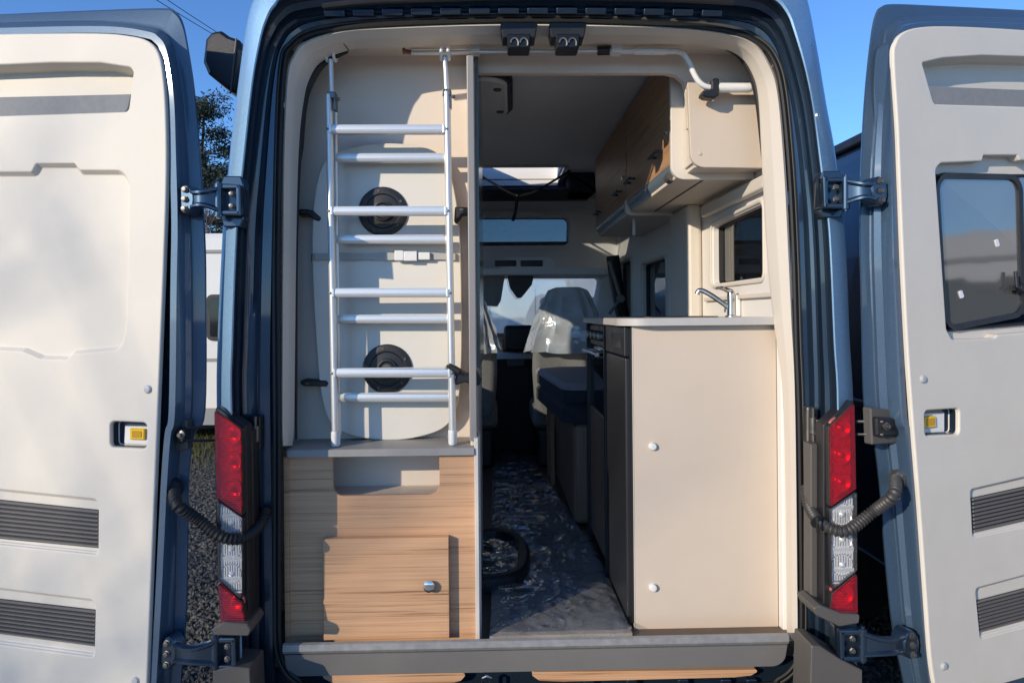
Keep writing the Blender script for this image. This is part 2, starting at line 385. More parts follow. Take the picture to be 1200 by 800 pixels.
# rear pillar strip: slants outwards, lit on the near side only
mb = MB(); mb.grid([edge, L(mix(K1, K2, .12), 2.187), L(mix(K1, K2, .5), 2.170), L(mix(K1, K2, .9), 2.156), L(K2, 2.160)])
obj('rear_pillar_skin', mb, M['blue'], van)
mb = MB(); mb.grid([L(K2, 2.160), L(mix(K2, K3, .15), 2.180), L(mix(K2, K3, .45), 2.255), L(mix(K2, K3, .75), 2.266), L(K3, 2.262)])
mb.grid([L(K3, 2.262), L(mix(K3, K4, .12), 2.275), L(mix(K3, K4, .3), 2.283), L(mix(K3, K4, .5), 2.281), L(mix(K3, K4, .58), 2.288), L(mix(K3, K4, .9), 2.292), L(K4, 2.30)])
obj('door_jamb', mb, M['blueshade'], van)
# weatherstrip clips along the header
mb = MB()
for i in range(14):
    x = 392+i*34; c = P(x, 13+((x-620)/300)**2*5, 2.262)
    mb.obox(c, (.034, 0, 0), (0, .008, .003), (0, -.003, .010))
obj('header_rib', mb, M['blueshade'], van, bevel=.004)
lips = [(270,-1),(345,0),(450,-5),(620,-9),(780,-7),(860,-3)]
mb = MB(); mb.tube(L([(378,8),(450,1),(620,-3),(780,-1),(860,3)], 2.17), .010, 8); obj('brake_light_bar', mb, M['black'], van)
# gasket: a closed black bulb
GK = [(326,600),(326,480),(325,300),(328,150),(333,72),(342,54),(360,41),(395,33),(450,28),(550,24),(620,23),(700,24),(800,29),(855,36),(885,47),(905,66),(917,105),(926,200),(931,300),(934,400),(937,480),(939,600),(940,700),(939,750),(932,778),(912,796),(880,803),(620,808),(380,806),(350,797),(334,780),(327,755),(326,700)]
g = cr(GK, 5, True)
mb = MB(); loops = []
for k in range(9):
    a = 2*math.pi*k/8; loops.append([P(x, y, 2.285+.010*math.sin(a)) for x, y in offset(g, 3.6*math.cos(a))])
mb.grid(loops, True); obj('door_seal', mb, M['rubber'], van)
mb = MB(); loops = []
for k in range(9):
    a = 2*math.pi*k/8; loops.append([P(x, y, 2.287+.006*math.sin(a)) for x, y in offset(g, -4.2+2.2*math.cos(a))])
mb.grid(loops, True); obj('seal_lip', mb, M['sealgrey'], van)
# inner trim around the opening
T1 = [(331,522),(330,480),(331,300),(332,180),(336,90),(343,66),(356,50),(395,37),(450,32),(600,28),(780,32),(855,40),(885,52),(902,75),(913,110),(921,200),(926,300),(929,373),(933,480),(936,760)]
T2 = [(343,522),(345,480),(347,300),(350,180),(356,118),(364,90),(378,72),(410,59),(450,57),(600,51),(780,52),(838,56),(866,66),(882,88),(889,120),(893,200),(899,300),(906,373),(918,480),(922,748)]
mb = MB(); mb.grid([L(T1, 2.29, 6), L(mix(T1, T2, .08), 2.284, 6), L(mix(T1, T2, .5), 2.32, 6), L(mix(T1, T2, .56), 2.325, 6), L(mix(T1, T2, .95), 2.375, 6), L(T2, 2.385, 6), L(T2, 2.40, 6)])
obj('opening_trim', mb, M['reveal'], van)
for ks in ([(347,515),(347,300),(350,190),(355,122),(366,92),(382,73),(408,61)], [(850,57),(868,66),(882,88),(889,120),(894,190)]):
    mb = MB(); p = L(ks, 2.405); n = len(p)
    mb.tube(p, [.004+.012*math.sin(math.pi*i/(n-1))*(1 if i > n*.35 or ks[0][0] > 500 else .45) for i in range(n)], 8); obj('trim_gap_piping', mb, M['rubber'], van)
mb = MB(); mb.tube([P(394,36,2.285), P(402,50,2.33), P(409,60,2.375)], .0015, 6); obj('trim_joint', mb, M['rubber'], van)
# door latches in the header
for x in (608, 665):
    mb = MB(); mb.prism(fillet([P(*q, 2.28).xz for q in ((x-22,28),(x+22,28),(x+19,46),(x-19,46))], .006), lambda a, b, c: Vector((a, 2.28-c, b)), -.06, .012, .003)
    lt = obj('door_latch', mb, M['black'], van)
    mb = MB(); mb.prism(fillet([P(*q, 2.262).xz for q in ((x-14,42),(x+14,42),(x+13,59),(x-13,59))], .006), lambda a, b, c: Vector((a, 2.262-c, b)), -.05, .016, .004)
    obj('latch_catch', mb, mat('latch_metal', (.03,.03,.03), .35, .7), lt)
    mb = MB()
    for d in (-5, 6): mb.tube([P(x+d+4.5*math.cos(R(a_)), 51-6*math.sin(R(a_)), 2.243) for a_ in range(-30, 200, 23)], .0035, 6)
    obj('latch_claw', mb, M['steel'], lt)

# floor, ceiling, walls of the living space
FZ = P(620, 751, 2.345).z
WX = .985
mb = MB(); mb.box(-.83, 1.04, 2.31, 6.6, FZ-.05, FZ); obj('cabin_floor', mb, M['floorvinyl'], van)
CZ = 2.70
fr = Frame((0, 0, CZ), (1, 0, 0), (0, 1, 0), (0, 0, -1))
mb = MB(); panel(mb, fillet([(-.66, 2.44), (.99, 2.44), (.99, 5.6), (-.66, 5.6)], .01), [(fillet([(-.15, 4.95), (.49, 4.95), (.49, 5.42), (-.15, 5.42)], .02), None, .10), (fillet([(-.62, 3.75), (-.15, 3.75), (-.15, 4.55), (-.62, 4.55)], .05), None, .08)], fr.pt, .004, .03)
ceil = obj('ceiling', mb, M['ceil'], van)
mb = MB(); mb.prism(fillet([(-.66, 3.70), (-.11, 3.70), (-.11, 4.60), (-.66, 4.60)], .06), fr.pt, -.12, -.10); obj('added_roof_light', mb, M['windscreen'], van)  # roof light invented behind the partition to let in fill daylight
# round-cornered roof vent on the ceiling
mb = MB(); vp = fillet([(-.40, 2.95), (.085, 2.98), (.10, 3.58), (-.34, 3.78)], .13, 8)
mb.prism(vp, fr.pt, 0, .03, .012); rv = obj('roof_vent', mb, M['black'], van)
mb = MB(); mb.prism(offset(vp, .025), fr.pt, .028, .045, .012); obj('vent_cover', mb, M['ceil'], rv)
for q in ((.02, 3.12), (.035, 3.46)):
    mb = MB(); mb.lathe(fr.pt(*q, .045), (0, 0, -1), [(.02, 0), (.016, .006), (.006, .006)], 14); obj('vent_catch', mb, M['greyplast'], rv)
mb = MB(); mb.box(-.16, .5, 4.90, 4.945, CZ-.012, CZ-.002); mb.box(-.16, .5, 5.425, 5.47, CZ-.05, CZ-.002); mb.box(.495, .53, 4.90, 5.47, CZ-.03, CZ-.002); obj('hatch_frame', mb, M['whiteplast'], van, bevel=.008)
fr = Frame((WX, 0, 0), (0, 1, 0), (0, 0, 1), (-1, 0, 0))
win1 = fillet([(2.53, 1.775), (3.14, 1.775), (3.14, 2.045), (2.53, 2.055)], .03)
win2 = fillet([(3.98, 1.25), (4.66, 1.25), (4.66, 1.98), (3.98, 1.98)], .05)
win5 = fillet([(5.0, 1.45), (5.5, 1.45), (5.5, 2.05), (5.0, 2.05)], .05)
mb = MB(); panel(mb, [(2.40, FZ), (5.6, FZ), (5.6, CZ), (2.40, CZ)], [(win1, None, .1), (win2, None, .1), (win5, None, .1)], fr.pt, .006, .02)
obj('side_wall', mb, mat('white_wall_board', (.74, .71, .67), .5, var=.02, bump=.15), van)
for wp in (win1, win2, win5):
    mb = MB(); o1 = offset(wp, -.014); loops = [[fr.pt(a, b, k) for a, b in q] for q, k in ((o1, 0), (o1, .006), (offset(wp, -.011), .009), (offset(wp, -.004), .009), (wp, .005), (wp, -.03), (offset(wp, .012), -.032), (offset(wp, .014), -.06))]
    mb.grid(loops, True); wf = obj('side_window', mb, M['reveal'], van)
    mb = MB(); mb.prism(wp, fr.pt, -.045, -.04); obj('glass', mb, M['darkglass'], wf)
    mb = MB(); q = offset(wp, -.004); mb.grid([[fr.pt(a, b, k) for a, b in z] for z, k in ((q, -.03), (offset(q, .016), -.026), (offset(q, .018), -.04))], True); obj('rubber_surround', mb, M['rubber'], wf)
# wall ledge below the small window and blind cassette above it
mb = MB(); mb.box(WX-.035, WX-.002, 2.45, 3.2, 2.09, 2.14); obj('blind_cassette', mb, M['reveal'], van, bevel=.008)
mb = MB(); mb.box(WX-.018, WX-.002, 2.41, 3.22, 1.705, 1.722); obj('wall_ledge', mb, M['reveal'], van, bevel=.004)
mb = MB(); mb.box(WX-.075, WX-.002, 3.28, 3.62, FZ, 2.17); obj('wall_column', mb, M['reveal'], van, bevel=.02)
fl = Frame((-.80, 0, 0), (0, 1, 0), (0, 0, 1), (1, 0, 0))
fill_win3 = fillet([(3.45, 1.45), (4.6, 1.45), (4.6, 2.2), (3.45, 2.2)], .06); fill_win4 = fillet([(4.85, 1.45), (5.45, 1.45), (5.45, 2.1), (4.85, 2.1)], .06)  # unseen windows added on the left to brighten the cabin
mb = MB(); panel(mb, [(2.6, FZ), (5.6, FZ), (5.6, 2.45), (2.6, 2.45)], [(fill_win3, None, .04), (fill_win4, None, .04)], fl.pt, .006, .02); obj('side_wall', mb, M['lining'], van)
for wp in (fill_win3, fill_win4):
    mb = MB(); mb.prism(offset(wp, -.006), fl.pt, -.02, -.015); obj('side_window', mb, M['windscreen'], van)

# back panel, partition and header beam
mb = MB(); a = P(338, 530, 2.535); b = P(553, 40, 2.535); mb.box(a.x, b.x, 2.535, 2.56, a.z, b.z); obj('back_panel', mb, M['lining'], van)
xa, xb = P(549.5, 300, 2.365).x, P(557, 300, 2.365).x
mb = MB(); mb.box(xa, xb, 2.365, 3.3, FZ, P(552, 66, 2.365).z); obj('partition', mb, M['lining'], van, bevel=.003)
mb = MB(); mb.box(xa-.002, xb+.001, 2.350, 2.3645, P(552, 516, 2.36).z, P(552, 66, 2.36).z); obj('edge_profile', mb, mat('grey_profile', (.27, .25, .23), .45, .2), van, bevel=.003)
mb = MB(); mb.box(xb+.0015, xb+.012, 2.47, 3.25, P(0+560, 430, 2.5).z, CZ-.03); obj('partition_glass_edge', mb, mat('green_edge', (.10,.13,.12), .15), van)
hb = [P(*q, 2.52).xz for q in ((557,46),(900,46),(902,150),(806,150),(805,112),(801,96),(792,88),(780,85.5),(557,85.5))]
mb = MB(); mb.prism(hb, lambda a, b, c: Vector((a, 2.52-c, b)), -.03, 0, .003); obj('header_beam', mb, M['lining'], van)
mb = MB(); a = P(345, 66, 2.50); b = P(893, 40, 2.50); mb.box(a.x, b.x, 2.403, 2.60, P(620, 49, 2.40).z, P(620, 30, 2.40).z); obj('header_lining', mb, M['lining'], van)

# cab end: lining with roof window and windscreen openings
CY_ = 5.6
fr = Frame((0, CY_, 0), (1, 0, 0), (0, 0, 1), (0, -1, 0))
rw = fillet(fr.uvs([(480,252),(669,252),(668,289),(480,291)]), .06)
ws = fillet(fr.uvs([(470,322),(708,322),(702,352),(698,400),(690,416),(470,416)]), .05)
mb = MB(); panel(mb, [(-.9, FZ), (1.1, FZ), (1.1, CZ+.02), (-.9, CZ+.02)], [(rw, None, .12), (ws, None, .2)], fr.pt, .02, .1); obj('cab_lining', mb, M['ceil'], van)
mb = MB(); o1 = offset(rw, -.03); mb.grid([[fr.pt(a, b, k) for a, b in q] for q, k in ((o1, 0), (o1, .02), (offset(rw, .01), .025), (offset(rw, .014), -.05))], True); rwf = obj('roof_window', mb, M['ceil'], van)
mb = MB(); q = offset(rw, .012); mb.prism(q, fr.pt, -.07, -.065); obj('glass', mb, glass('roof_glass', (.38, .40, .40), .10, .02), rwf)
a = fr.uv(480, 290); b = fr.uv(669, 283)
mb = MB(); mb.box(a[0], b[0], CY_-.005, CY_+.06, a[1], b[1]); obj('blind_rail', mb, M['black'], rwf)
mb = MB(); mb.prism(offset(ws, -.02), fr.pt, -.16, -.155); obj('windscreen', mb, M['windscreen'], van)
# black net band and storage console above the windscreen
a = P(500, 225, 5.15); b = P(697, 206, 5.15); mb = MB(); mb.box(-.4, .75, 5.15, 5.6, a.z, a.z+.03)
mb.box(.55, .75, 5.15, 5.5, a.z, CZ); obj('bed_support', mb, M['darkcloth'], van, bevel=.02)
mb = MB()
p = [(500,316),(585,314),(592,302),(598,300),(640,300),(647,303),(652,314),(708,314),(714,322),(500,322)]
q = [P(*k, 5.35).xz for k in p]; mb.prism(q, lambda a, b, c: Vector((a, 5.35-c, b)), -.25, 0, .006); con = obj('overhead_console', mb, M['ceil'], van)
for x0, x1 in ((580, 605), (610, 636)):
    mb = MB(); a = P(x0, 312, 5.345); b = P(x1, 305, 5.345); mb.box(a.x, b.x, 5.338, 5.36, a.z, b.z); obj('console_pocket', mb, M['black'], con, bevel=.006)
for i, pts in enumerate(([(566,320),(592,321),(587,352),(583,359),(566,358)], [(594,322),(626,322),(623,334),(611,349),(606,349),(598,338)])):
    mb = MB(); q = fillet([P(*k, 5.5).xz for k in pts], .02); mb.prism(q, lambda a, b, c: Vector((a, 5.5-c, b)), -.03, .02, .008); obj(('sun_visor', 'mirror_pod')[i], mb, (M['seatcloth'], M['black'])[i], van)
mb = MB(); mb.box(-.8, 1.06, 5.53, 5.585, FZ, 1.30); obj('gangway_shade', mb, mat('gangway_shade_black', (.02,.021,.023), .8, bump=.3), van)  # dark sheet standing in for the shaded gangway through to the cab
mb = MB(); mb.box(-.8, 1.08, 5.72, 6.1, FZ, P(600, 390, 5.75).z); obj('dashboard', mb, M['black'], van, bevel=.05)
a = P(591, 412, 5.5); b = P(626, 381, 5.5); mb = MB(); mb.box(a.x, b.x, 5.5, 5.7, a.z, b.z); dc = obj('dash_console', mb, M['black'], van, bevel=.03)
mb = MB(); a = P(596, 406, 5.49); b = P(621, 385, 5.49); mb.box(a.x, b.x, 5.49, 5.505, a.z, b.z); obj('screen', mb, mat('screen', (.012,.011,.011), .55), dc, bevel=.01)
a = P(594, 428, 5.6); b = P(614, 420, 5.6); mb = MB(); mb.box(a.x, b.x, 5.51, 5.54, a.z, b.z); obj('dash_drawer', mb, M['greyplast'], van, bevel=.005)
# belt post at the right edge of the windscreen, with belt
mb = MB(); p = [P(716,308,5.2), P(712,330,5.2), P(705,372,5.2)]; mb.tube(L([(718,300),(722,330),(730,372)], 5.2), .05, 10); obj('cab_pillar', mb, M['black'], van)
mb = MB(); mb.tube([P(714,306,5.1), P(726,345,5.1)], .012, 6); mb.tube([P(727,350,5.1), P(714,368,5.1)], .012, 6); mb.lathe(P(727,350,5.1), (0,-1,0), [(.03,0),(.03,.03),(.01,.03)], 12); obj('seat_belt', mb, M['seatcloth'], van)
# outside front of the van: roof nose and bonnet
mb = MB(); mb.box(-.88, 1.13, 5.78, 6.6, .35, 1.28); mb.box(-.88, 1.13, 5.75, 5.95, 1.25, 1.3); obj('bonnet', mb, M['blue'], van, bevel=.12)
for x in (-.80, 1.05):
    for y in (3.1, 6.1):
        mb = MB(); mb.lathe((x-.11, y, .34), (1, 0, 0), [(.2,0),(.32,0),(.345,.03),(.345,.19),(.32,.22),(.2,.22)], 28); wh = obj('wheel', mb, M['rubber'], van)
        mb = MB(); mb.lathe((x-.115, y, .34), (1, 0, 0), [(.03,.0),(.2,.01),(.21,.03),(.21,.2),(.2,.22),(.03,.23)], 20); obj('rim', mb, M['steel'], wh)

# sill, bumper, wood-coloured strips below
mb = MB(); pr = [(2.36, FZ-.002), (2.345, FZ-.001), (2.262, P(620,747,2.262).z), (2.252, P(620,750,2.252).z), (2.25, P(620,757.5,2.25).z), (2.256, P(620,760,2.256).z)]
x0, x1 = P(331, 760, 2.25).x, P(925, 752, 2.25).x
mb.grid([[(x0, y, z) for y, z in pr], [(x1, y, z) for y, z in pr]]); mb.add([(x0, y, z) for y, z in pr], [tuple(range(len(pr)))]); mb.add([(x1, y, z) for y, z in pr], [tuple(range(len(pr)))])
obj('sill_edge', mb, mat('sill_aluminium', (.31,.305,.295), .42, .3, var=.14, vscale=35, rvar=.15, bump=.2, bscale=120), van, wn=False)
zt, zb = P(620,761,2.258).z, P(620,788,2.275).z
q = fillet([(x0+.004, zt, 0), (x1-.004, zt, 0), (x1-.004, zb, .06), (x0+.006, zb, .06)], .05, 8)
mb = MB(); mb.prism(q, lambda a, b, c: Vector((a, 2.256+(zt-b)*.35+c, b)), 0, .05, 0); obj('rear_sill', mb, mat('sill_plastic', (.20,.19,.18), .5, var=.05, vscale=8, bump=.15), van)
for pts in ([(372,790),(548,788),(540,797),(532,799),(398,801),(388,799)], [(618,787),(892,784),(880,791),(860,793),(660,798),(632,797)]):
    mb = MB(); q = fillet([P(*k, 2.29).xz for k in pts], .01); mb.prism(q, lambda a, b, c: Vector((a, 2.29+c, b)), 0, .03, .002); obj('wood_strip', mb, M['wood'], van)
mb = MB(); a = P(300, 830, 2.32); b = P(960, 770, 2.32); mb.box(a.x, b.x, 2.325, 2.4, .35, zb+.01); obj('rear_crossmember', mb, M['blueshade'], van)
mb = MB()
for x in (410, 450, 500, 690, 740, 800, 850, 880): mb.obox(P(x, 797, 2.31), (.018, 0, 0), (0, .012, 0), (0, 0, .01))
obj('crossmember_rib', mb, M['blueshade'], van, bevel=.005)
st = MB(); c = P(570, 797, 2.27)
st.tube([P(*q, 2.27) for q in ((566,806),(566,794),(570,792),(575,794),(575,806))], .005, 8); obj('latch_striker', st, M['chrome'], van, bevel=.002)
mb = MB(); mb.box(-.80, 1.06, 2.06, 2.13, .30, P(620, 832, 2.06).z); obj('rear_bumper', mb, M['greyplast'], van, bevel=.03)
for s, pts in (('l', ([(248,737),(262,729),(290,731),(294,738),(291,745),(250,744)], [(249,786),(270,781),(293,783),(296,860),(250,860)])), ('r', ([(953,712),(962,709),(988,719),(1008,720),(1007,730),(984,734),(957,721)], [(951,756),(962,757),(985,772),(1011,785),(1011,860),(948,860)]))):
    for pts_ in pts:
        mb = MB(); q = fillet([P(*k, 2.10).xz for k in pts_], .006); mb.prism(q, lambda a, b, c: Vector((a, 2.10+c, b)), .12, 0, .003); obj('bumper_corner', mb, M['greyplast'], van)
mb = MB(); q = [P(*k, 2.19).xz for k in ((950,520),(968,520),(973,720),(958,708),(950,700))]; mb.prism(q, lambda a, b, c: Vector((a, 2.19+c, b)), .05, 0, .004); obj('lamp_surround', mb, M['greyplast'], van)
mb = MB(); q = [P(*k, 2.19).xz for k in ((287,500),(296,505),(298,735),(290,735))]; mb.prism(q, lambda a, b, c: Vector((a, 2.19+c, b)), .05, 0, .004); obj('lamp_surround', mb, M['black'], van)
# tail lights
def tail_light(red1, clr, red2, back):
    mb = MB(); q = [P(*k, 2.145).xz for k in back]; mb.prism(fillet(q, .008), lambda a, b, c: Vector((a, 2.145+c, b)), .055, 0, .003)
    t = obj('tail_light', mb, M['black'], van)
    for nm, pts, mm in (('red_lens', red1, 'red'), ('clear_lens', clr, 'clear'), ('red_lens', red2, 'red')):
        q = fillet([P(*k, 2.14).xz for k in pts], .004, 3); f_ = lambda a, b, c: Vector((a, 2.14+c, b))
        mb = MB(); q2 = offset(q, .004); mb.grid([[f_(a, b, c) for a, b in z] for z, c in ((q, .006), (q, -.020), (offset(q, .0012), -.0235), (q2, -.025))], True); fill(mb, [q2], f_, -.025); ln = obj(nm, mb, M[mm+'lens'], t)
        mb = MB(); qo = offset(q, -.0022); mb.grid([[f_(a, b, c) for a, b in z] for z, c in ((qo, .006), (qo, -.0195), (offset(q, -.0004), -.0205))], True); obj('lens_light_shield', mb, M['black'], t)  # black rim added to keep red light from spilling past the lens
        mb = MB(); fill(mb, [offset(q, .002)], f_, .0035)
        ys = [p[1] for p in q]; xs = [p[0] for p in q]; cx = sum(xs)/len(xs); hw = (max(xs)-min(xs))/2-.006; n_ = max(1, int((max(ys)-min(ys)-.05)/(hw*2.1)))
        if mm == 'clear':
            for k in range(9): xx = cx-hw+2*hw*(k+.5)/9; mb.box(xx-.0022, xx+.0022, 2.1315, 2.1435, min(ys)+.02, max(ys)-.02)
            for k in range(4): zc = min(ys)+.05+(max(ys)-min(ys)-.1)*k/3; mb.obox((cx, 2.137, zc), (hw, 0, 0), (0, .005, .004), (0, -.003, .010))
        for k in range(n_):
            zc = min(ys)+.03+(k+.5)*(max(ys)-min(ys)-.06)/n_; r_ = hw*.98
            mb.lathe((cx, 2.1435, zc), (0, -1, 0), [(r_, .0), (r_, .012), (r_*.93, .012), (r_*.75, .006), (r_*.45, .002), (r_*.28, .0015), (r_*.26, .014), (r_*.10, .018)], 20)
        mb.box(cx-hw, cx+hw, 2.128, 2.142, min(ys)+.012, min(ys)+.016) if nm == 'clear_lens' else None
        o_ = obj('reflector', mb, M['reflector'] if mm == 'clear' else M['redreflector'], ln); o_['kind'] = 'stuff'
tail_light([(255,479),(286,502),(287,602),(257,581)], [(257,584),(287,605),(286,699),(259,674)], [(259,678),(286,703),(291,727),(262,728)], [(252,474),(288,499),(292,729),(258,730)])
tail_light([(997,471),(999,571),(969,592),(968,500)], [(1000,574),(1000,665),(972,688),(969,595)], [(1000,669),(1001,715),(968,719),(972,692)], [(1001,466),(1004,718),(965,722),(965,498)])
# roof-side awning housing on the left
aw = fillet([P(*k, 2.40).xz for k in ((237,72),(240,45),(247,37),(258,35),(268,42),(280,46),(284,58),(277,112),(262,101),(243,86))], .012)
mb = MB(); mb.prism(aw, lambda a, b, c: Vector((a, 2.40+c, b)), 2.9, 0, .012); awn = obj('awning_housing', mb, M['black'], van)
mb = MB(); mb.tube([P(277,45,2.395), P(270,110,2.395)], .003, 6); obj('end_cap_joint', mb, M['greyplast'], awn)

# ================================================================== rear doors (parts of the van)
def unit(x, y): d = ray(x, y).normalized(); return d
def door_frame(vp, o, left):
    u = unit(*vp); v = (Vector((0, 0, 1))-u*u.z).normalized(); ww = v.cross(u) if left else u.cross(v)
    return Frame(o, u, v, ww)
DL = door_frame((-4400, 225), P(190, 370, 2.08), True)
DR = door_frame((2725, 197), P(1063, 370, 2.08), False)
def shell(D, ks, ws_, hole=None):
    """door steel: stepped rings from the outer skin to the inner box"""
    mb = MB(); loops = []
    for keys, wv in zip(ks, ws_):
        c = [tuple(q) for q in cr([D.uv(a, b, wv) for a, b in keys], 6)]
        c += [(c[0][0], c[-1][1])]
        loops.append([D.pt(a, b, wv) for a, b in c])
    rim = offset([D.uv2(p) for p in loops[-1]], .02)
    if not hole: loops += [[D.pt(a, b, wv) for a, b in rim] for wv in (ws_[-1], -.088)]
    mb.grid(loops, True)
    if not hole:
        for lp, wv in ((loops[0], ws_[0]), (loops[-1], -.088)): fill(mb, [[D.uv2(p) for p in lp]], D.pt, wv)
    if hole:
        loops2 = [loops[-1]]+[[D.pt(a, b, wv) for a, b in rim] for wv in (ws_[-1], -.088)]; mb.grid(loops2, True)
        for lp, wv in ((loops[0], ws_[0]), (loops2[-1], -.088)):
            fill(mb, [[D.uv2(p) for p in lp], hole], D.pt, wv)
        mb.grid([[D.pt(a, b, wv) for a, b in hole] for wv in (ws_[0], -.088)], True)
    return mb
LA = [(-115,23),(0,17),(120,12),(190,10),(205,13),(215,28),(222,62),(229,110),(235,180),(240,260),(242,330),(241,480),(228,510),(222,560),(221,640),(219,720),(213,800),(205,900)]
LB = [(-115,33),(0,28),(120,26),(178,32),(193,39),(202,52),(208,80),(214,120),(220,180),(224,260),(226,330),(226,480),(214,510),(209,560),(207,640),(205,720),(200,800),(190,900)]
LC = [(-115,37),(0,33),(120,31),(172,37),(186,44),(194,56),(199,82),(204,120),(206,180),(208,260),(207,330),(205,480),(200,510),(196,560),(192,640),(188,720),(183,800),(176,900)]
RA = [(1330,20),(1200,12),(1100,7),(1048,5),(1033,8),(1025,18),(1019,50),(1012,120),(1008,200),(1007,280),(1008,330),(1012,480),(1022,510),(1030,570),(1036,650),(1045,735),(1058,800),(1075,900)]
RB = [(1330,30),(1200,23),(1100,20),(1060,22),(1045,28),(1038,42),(1034,80),(1028,120),(1022,200),(1021,280),(1022,330),(1028,480),(1038,510),(1045,570),(1052,650),(1060,735),(1072,800),(1090,900)]
RC = [(1330,36),(1200,28),(1100,26),(1068,29),(1053,37),(1046,50),(1043,90),(1044,130),(1045,200),(1047,280),(1049,330),(1057,480),(1062,510),(1068,570),(1074,650),(1082,735),(1089,800),(1100,900)]
def lerpk(a, b, t): return [(p[0]*(1-t)+q[0]*t, p[1]*(1-t)+q[1]*t) for p, q in zip(a, b)]
def make_door(D, A, B, C, label, hole=None):
    mb = shell(D, [A, A, lerpk(A, B, .12), lerpk(A, B, .85), B, lerpk(B, C, .12), lerpk(B, C, .45), lerpk(B, C, .55), lerpk(B, C, .9), C], [-.13, -.108, -.100, -.092, -.088, -.07, -.055, -.045, -.018, -.012], hole)
    return obj('rear_door', mb, M['bluemid'], van, label=label)
doorL = make_door(DL, LA, LB, LC, 'left rear door, windowless, folded back against the side')
doorR = make_door(DR, RA, RB, RC, 'right rear door with the window, folded back', fillet([DR.uv(*k, -.03) for k in ((1098,200),(1309,200),(1309,372),(1110,388))], .03))

def trim(D, door, outline, holes):
    o = fillet([(*D.uv(q[0], q[1]), q[2] if len(q) > 2 else .03) for q in outline], .03, 6)
    hs = [(fillet([(*D.uv(q[0], q[1]), q[2] if len(q) > 2 else r) for q in poly], r, 5), dep, dr) for poly, r, dep, dr in holes]
    mb = MB(); panel(mb, o, hs, D.pt, .006, .014, 4); return obj('trim_panel', mb, M['trim'], door), hs
def tv(keys): return [(a, b, 0.0) for a, b in keys]
LT = tv(cr([(-115,46),(0,42),(110,41),(150,44),(172,50),(184,64),(189,90),(192,130),(193,200),(190,300),(186,400),(182,500),(178,600),(174,700),(170,800),(166,880)], 4))+[(-115,880)]
shelfL = [(-95,78),(60,71.5),(118,71.5),(154,77,.02),(158,84,.02),(152,133,.02),(-95,141)]
blankL = [(-95,200,.02),(36,200,.006),(41,190,.01),(88,190,.01),(94,198,.006),(145,198,.04),(153,215,.04),(152,300),(149,385,.05),(144,411,.06),(86,416,.006),(79,423,.01),(47,422,.01),(26,413,.006),(-95,407,.02)]
latchL = [(127,491),(174,493),(173.5,528),(127,526)]
ventL1 = [(-95,562),(112,583),(117,590),(116.5,652),(-95,630)]
ventL2 = [(-95,676),(108,701),(113.5,709),(112,772),(-95,744)]
tpL, hL = trim(DL, doorL, LT, [(shelfL, .015, .065, .006), (blankL, .03, .017, .005), (latchL, .02, .035, .001), (ventL1, .016, .014, .004), (ventL2, .016, .014, .004)])
RT = tv(cr([(1330,46),(1200,37),(1120,33),(1080,34),(1060,40),(1051,52),(1049,72),(1054,150),(1056,202),(1060,300),(1065,400),(1072,500),(1080,600),(1087,700),(1092,768),(1097,802)], 4))+[(1106,819,.03),(1172,800),(1330,756)]
shelfR = [(1079,72,.01),(1105,66,.1),(1150,63,.1),(1310,68,.02),(1310,133),(1200,127),(1094,124,.02)]
winR = [(1095,196,.03),(1103,189,.02),(1150,187,.004),(1152,180,.006),(1193,180,.006),(1196,186,.004),(1310,183),(1310,383),(1205,391,.004),(1170,394,.004),(1166,398,.004),(1115,400,.03),(1108,386,.02)]
latchR = [(1082,479),(1126,476),(1126,511),(1083,513)]
ventR1 = [(1136,572),(1310,532),(1310,597),(1139,631)]
ventR2 = [(1142,688),(1310,643),(1310,707),(1148,750)]
tpR, hR = trim(DR, doorR, RT, [(shelfR, .015, .065, .006), (winR, .012, None, .035), (latchR, .02, .035, .001), (ventR1, .016, .014, .004), (ventR2, .016, .014, .004)])
# felt lip across the high pocket
for D, d, pts in ((DL, doorL, [(-95,118),(0,114),(154,110.5),(150,128,.02),(145,134,.02),(0,137),(-95,141)]), (DR, doorR, [(1086,101),(1200,105.5),(1310,111),(1310,133),(1200,126.5),(1097,123,.02),(1091,118,.02)])):
    q = fillet([(*D.uv(k[0], k[1], -.004), k[2] if len(k) > 2 else 0) for k in pts], .0, 4)
    mb = MB(); mb.prism(q, D.pt, -.052, -.003, .002); obj('pocket_lip', mb, M['felt'], d)
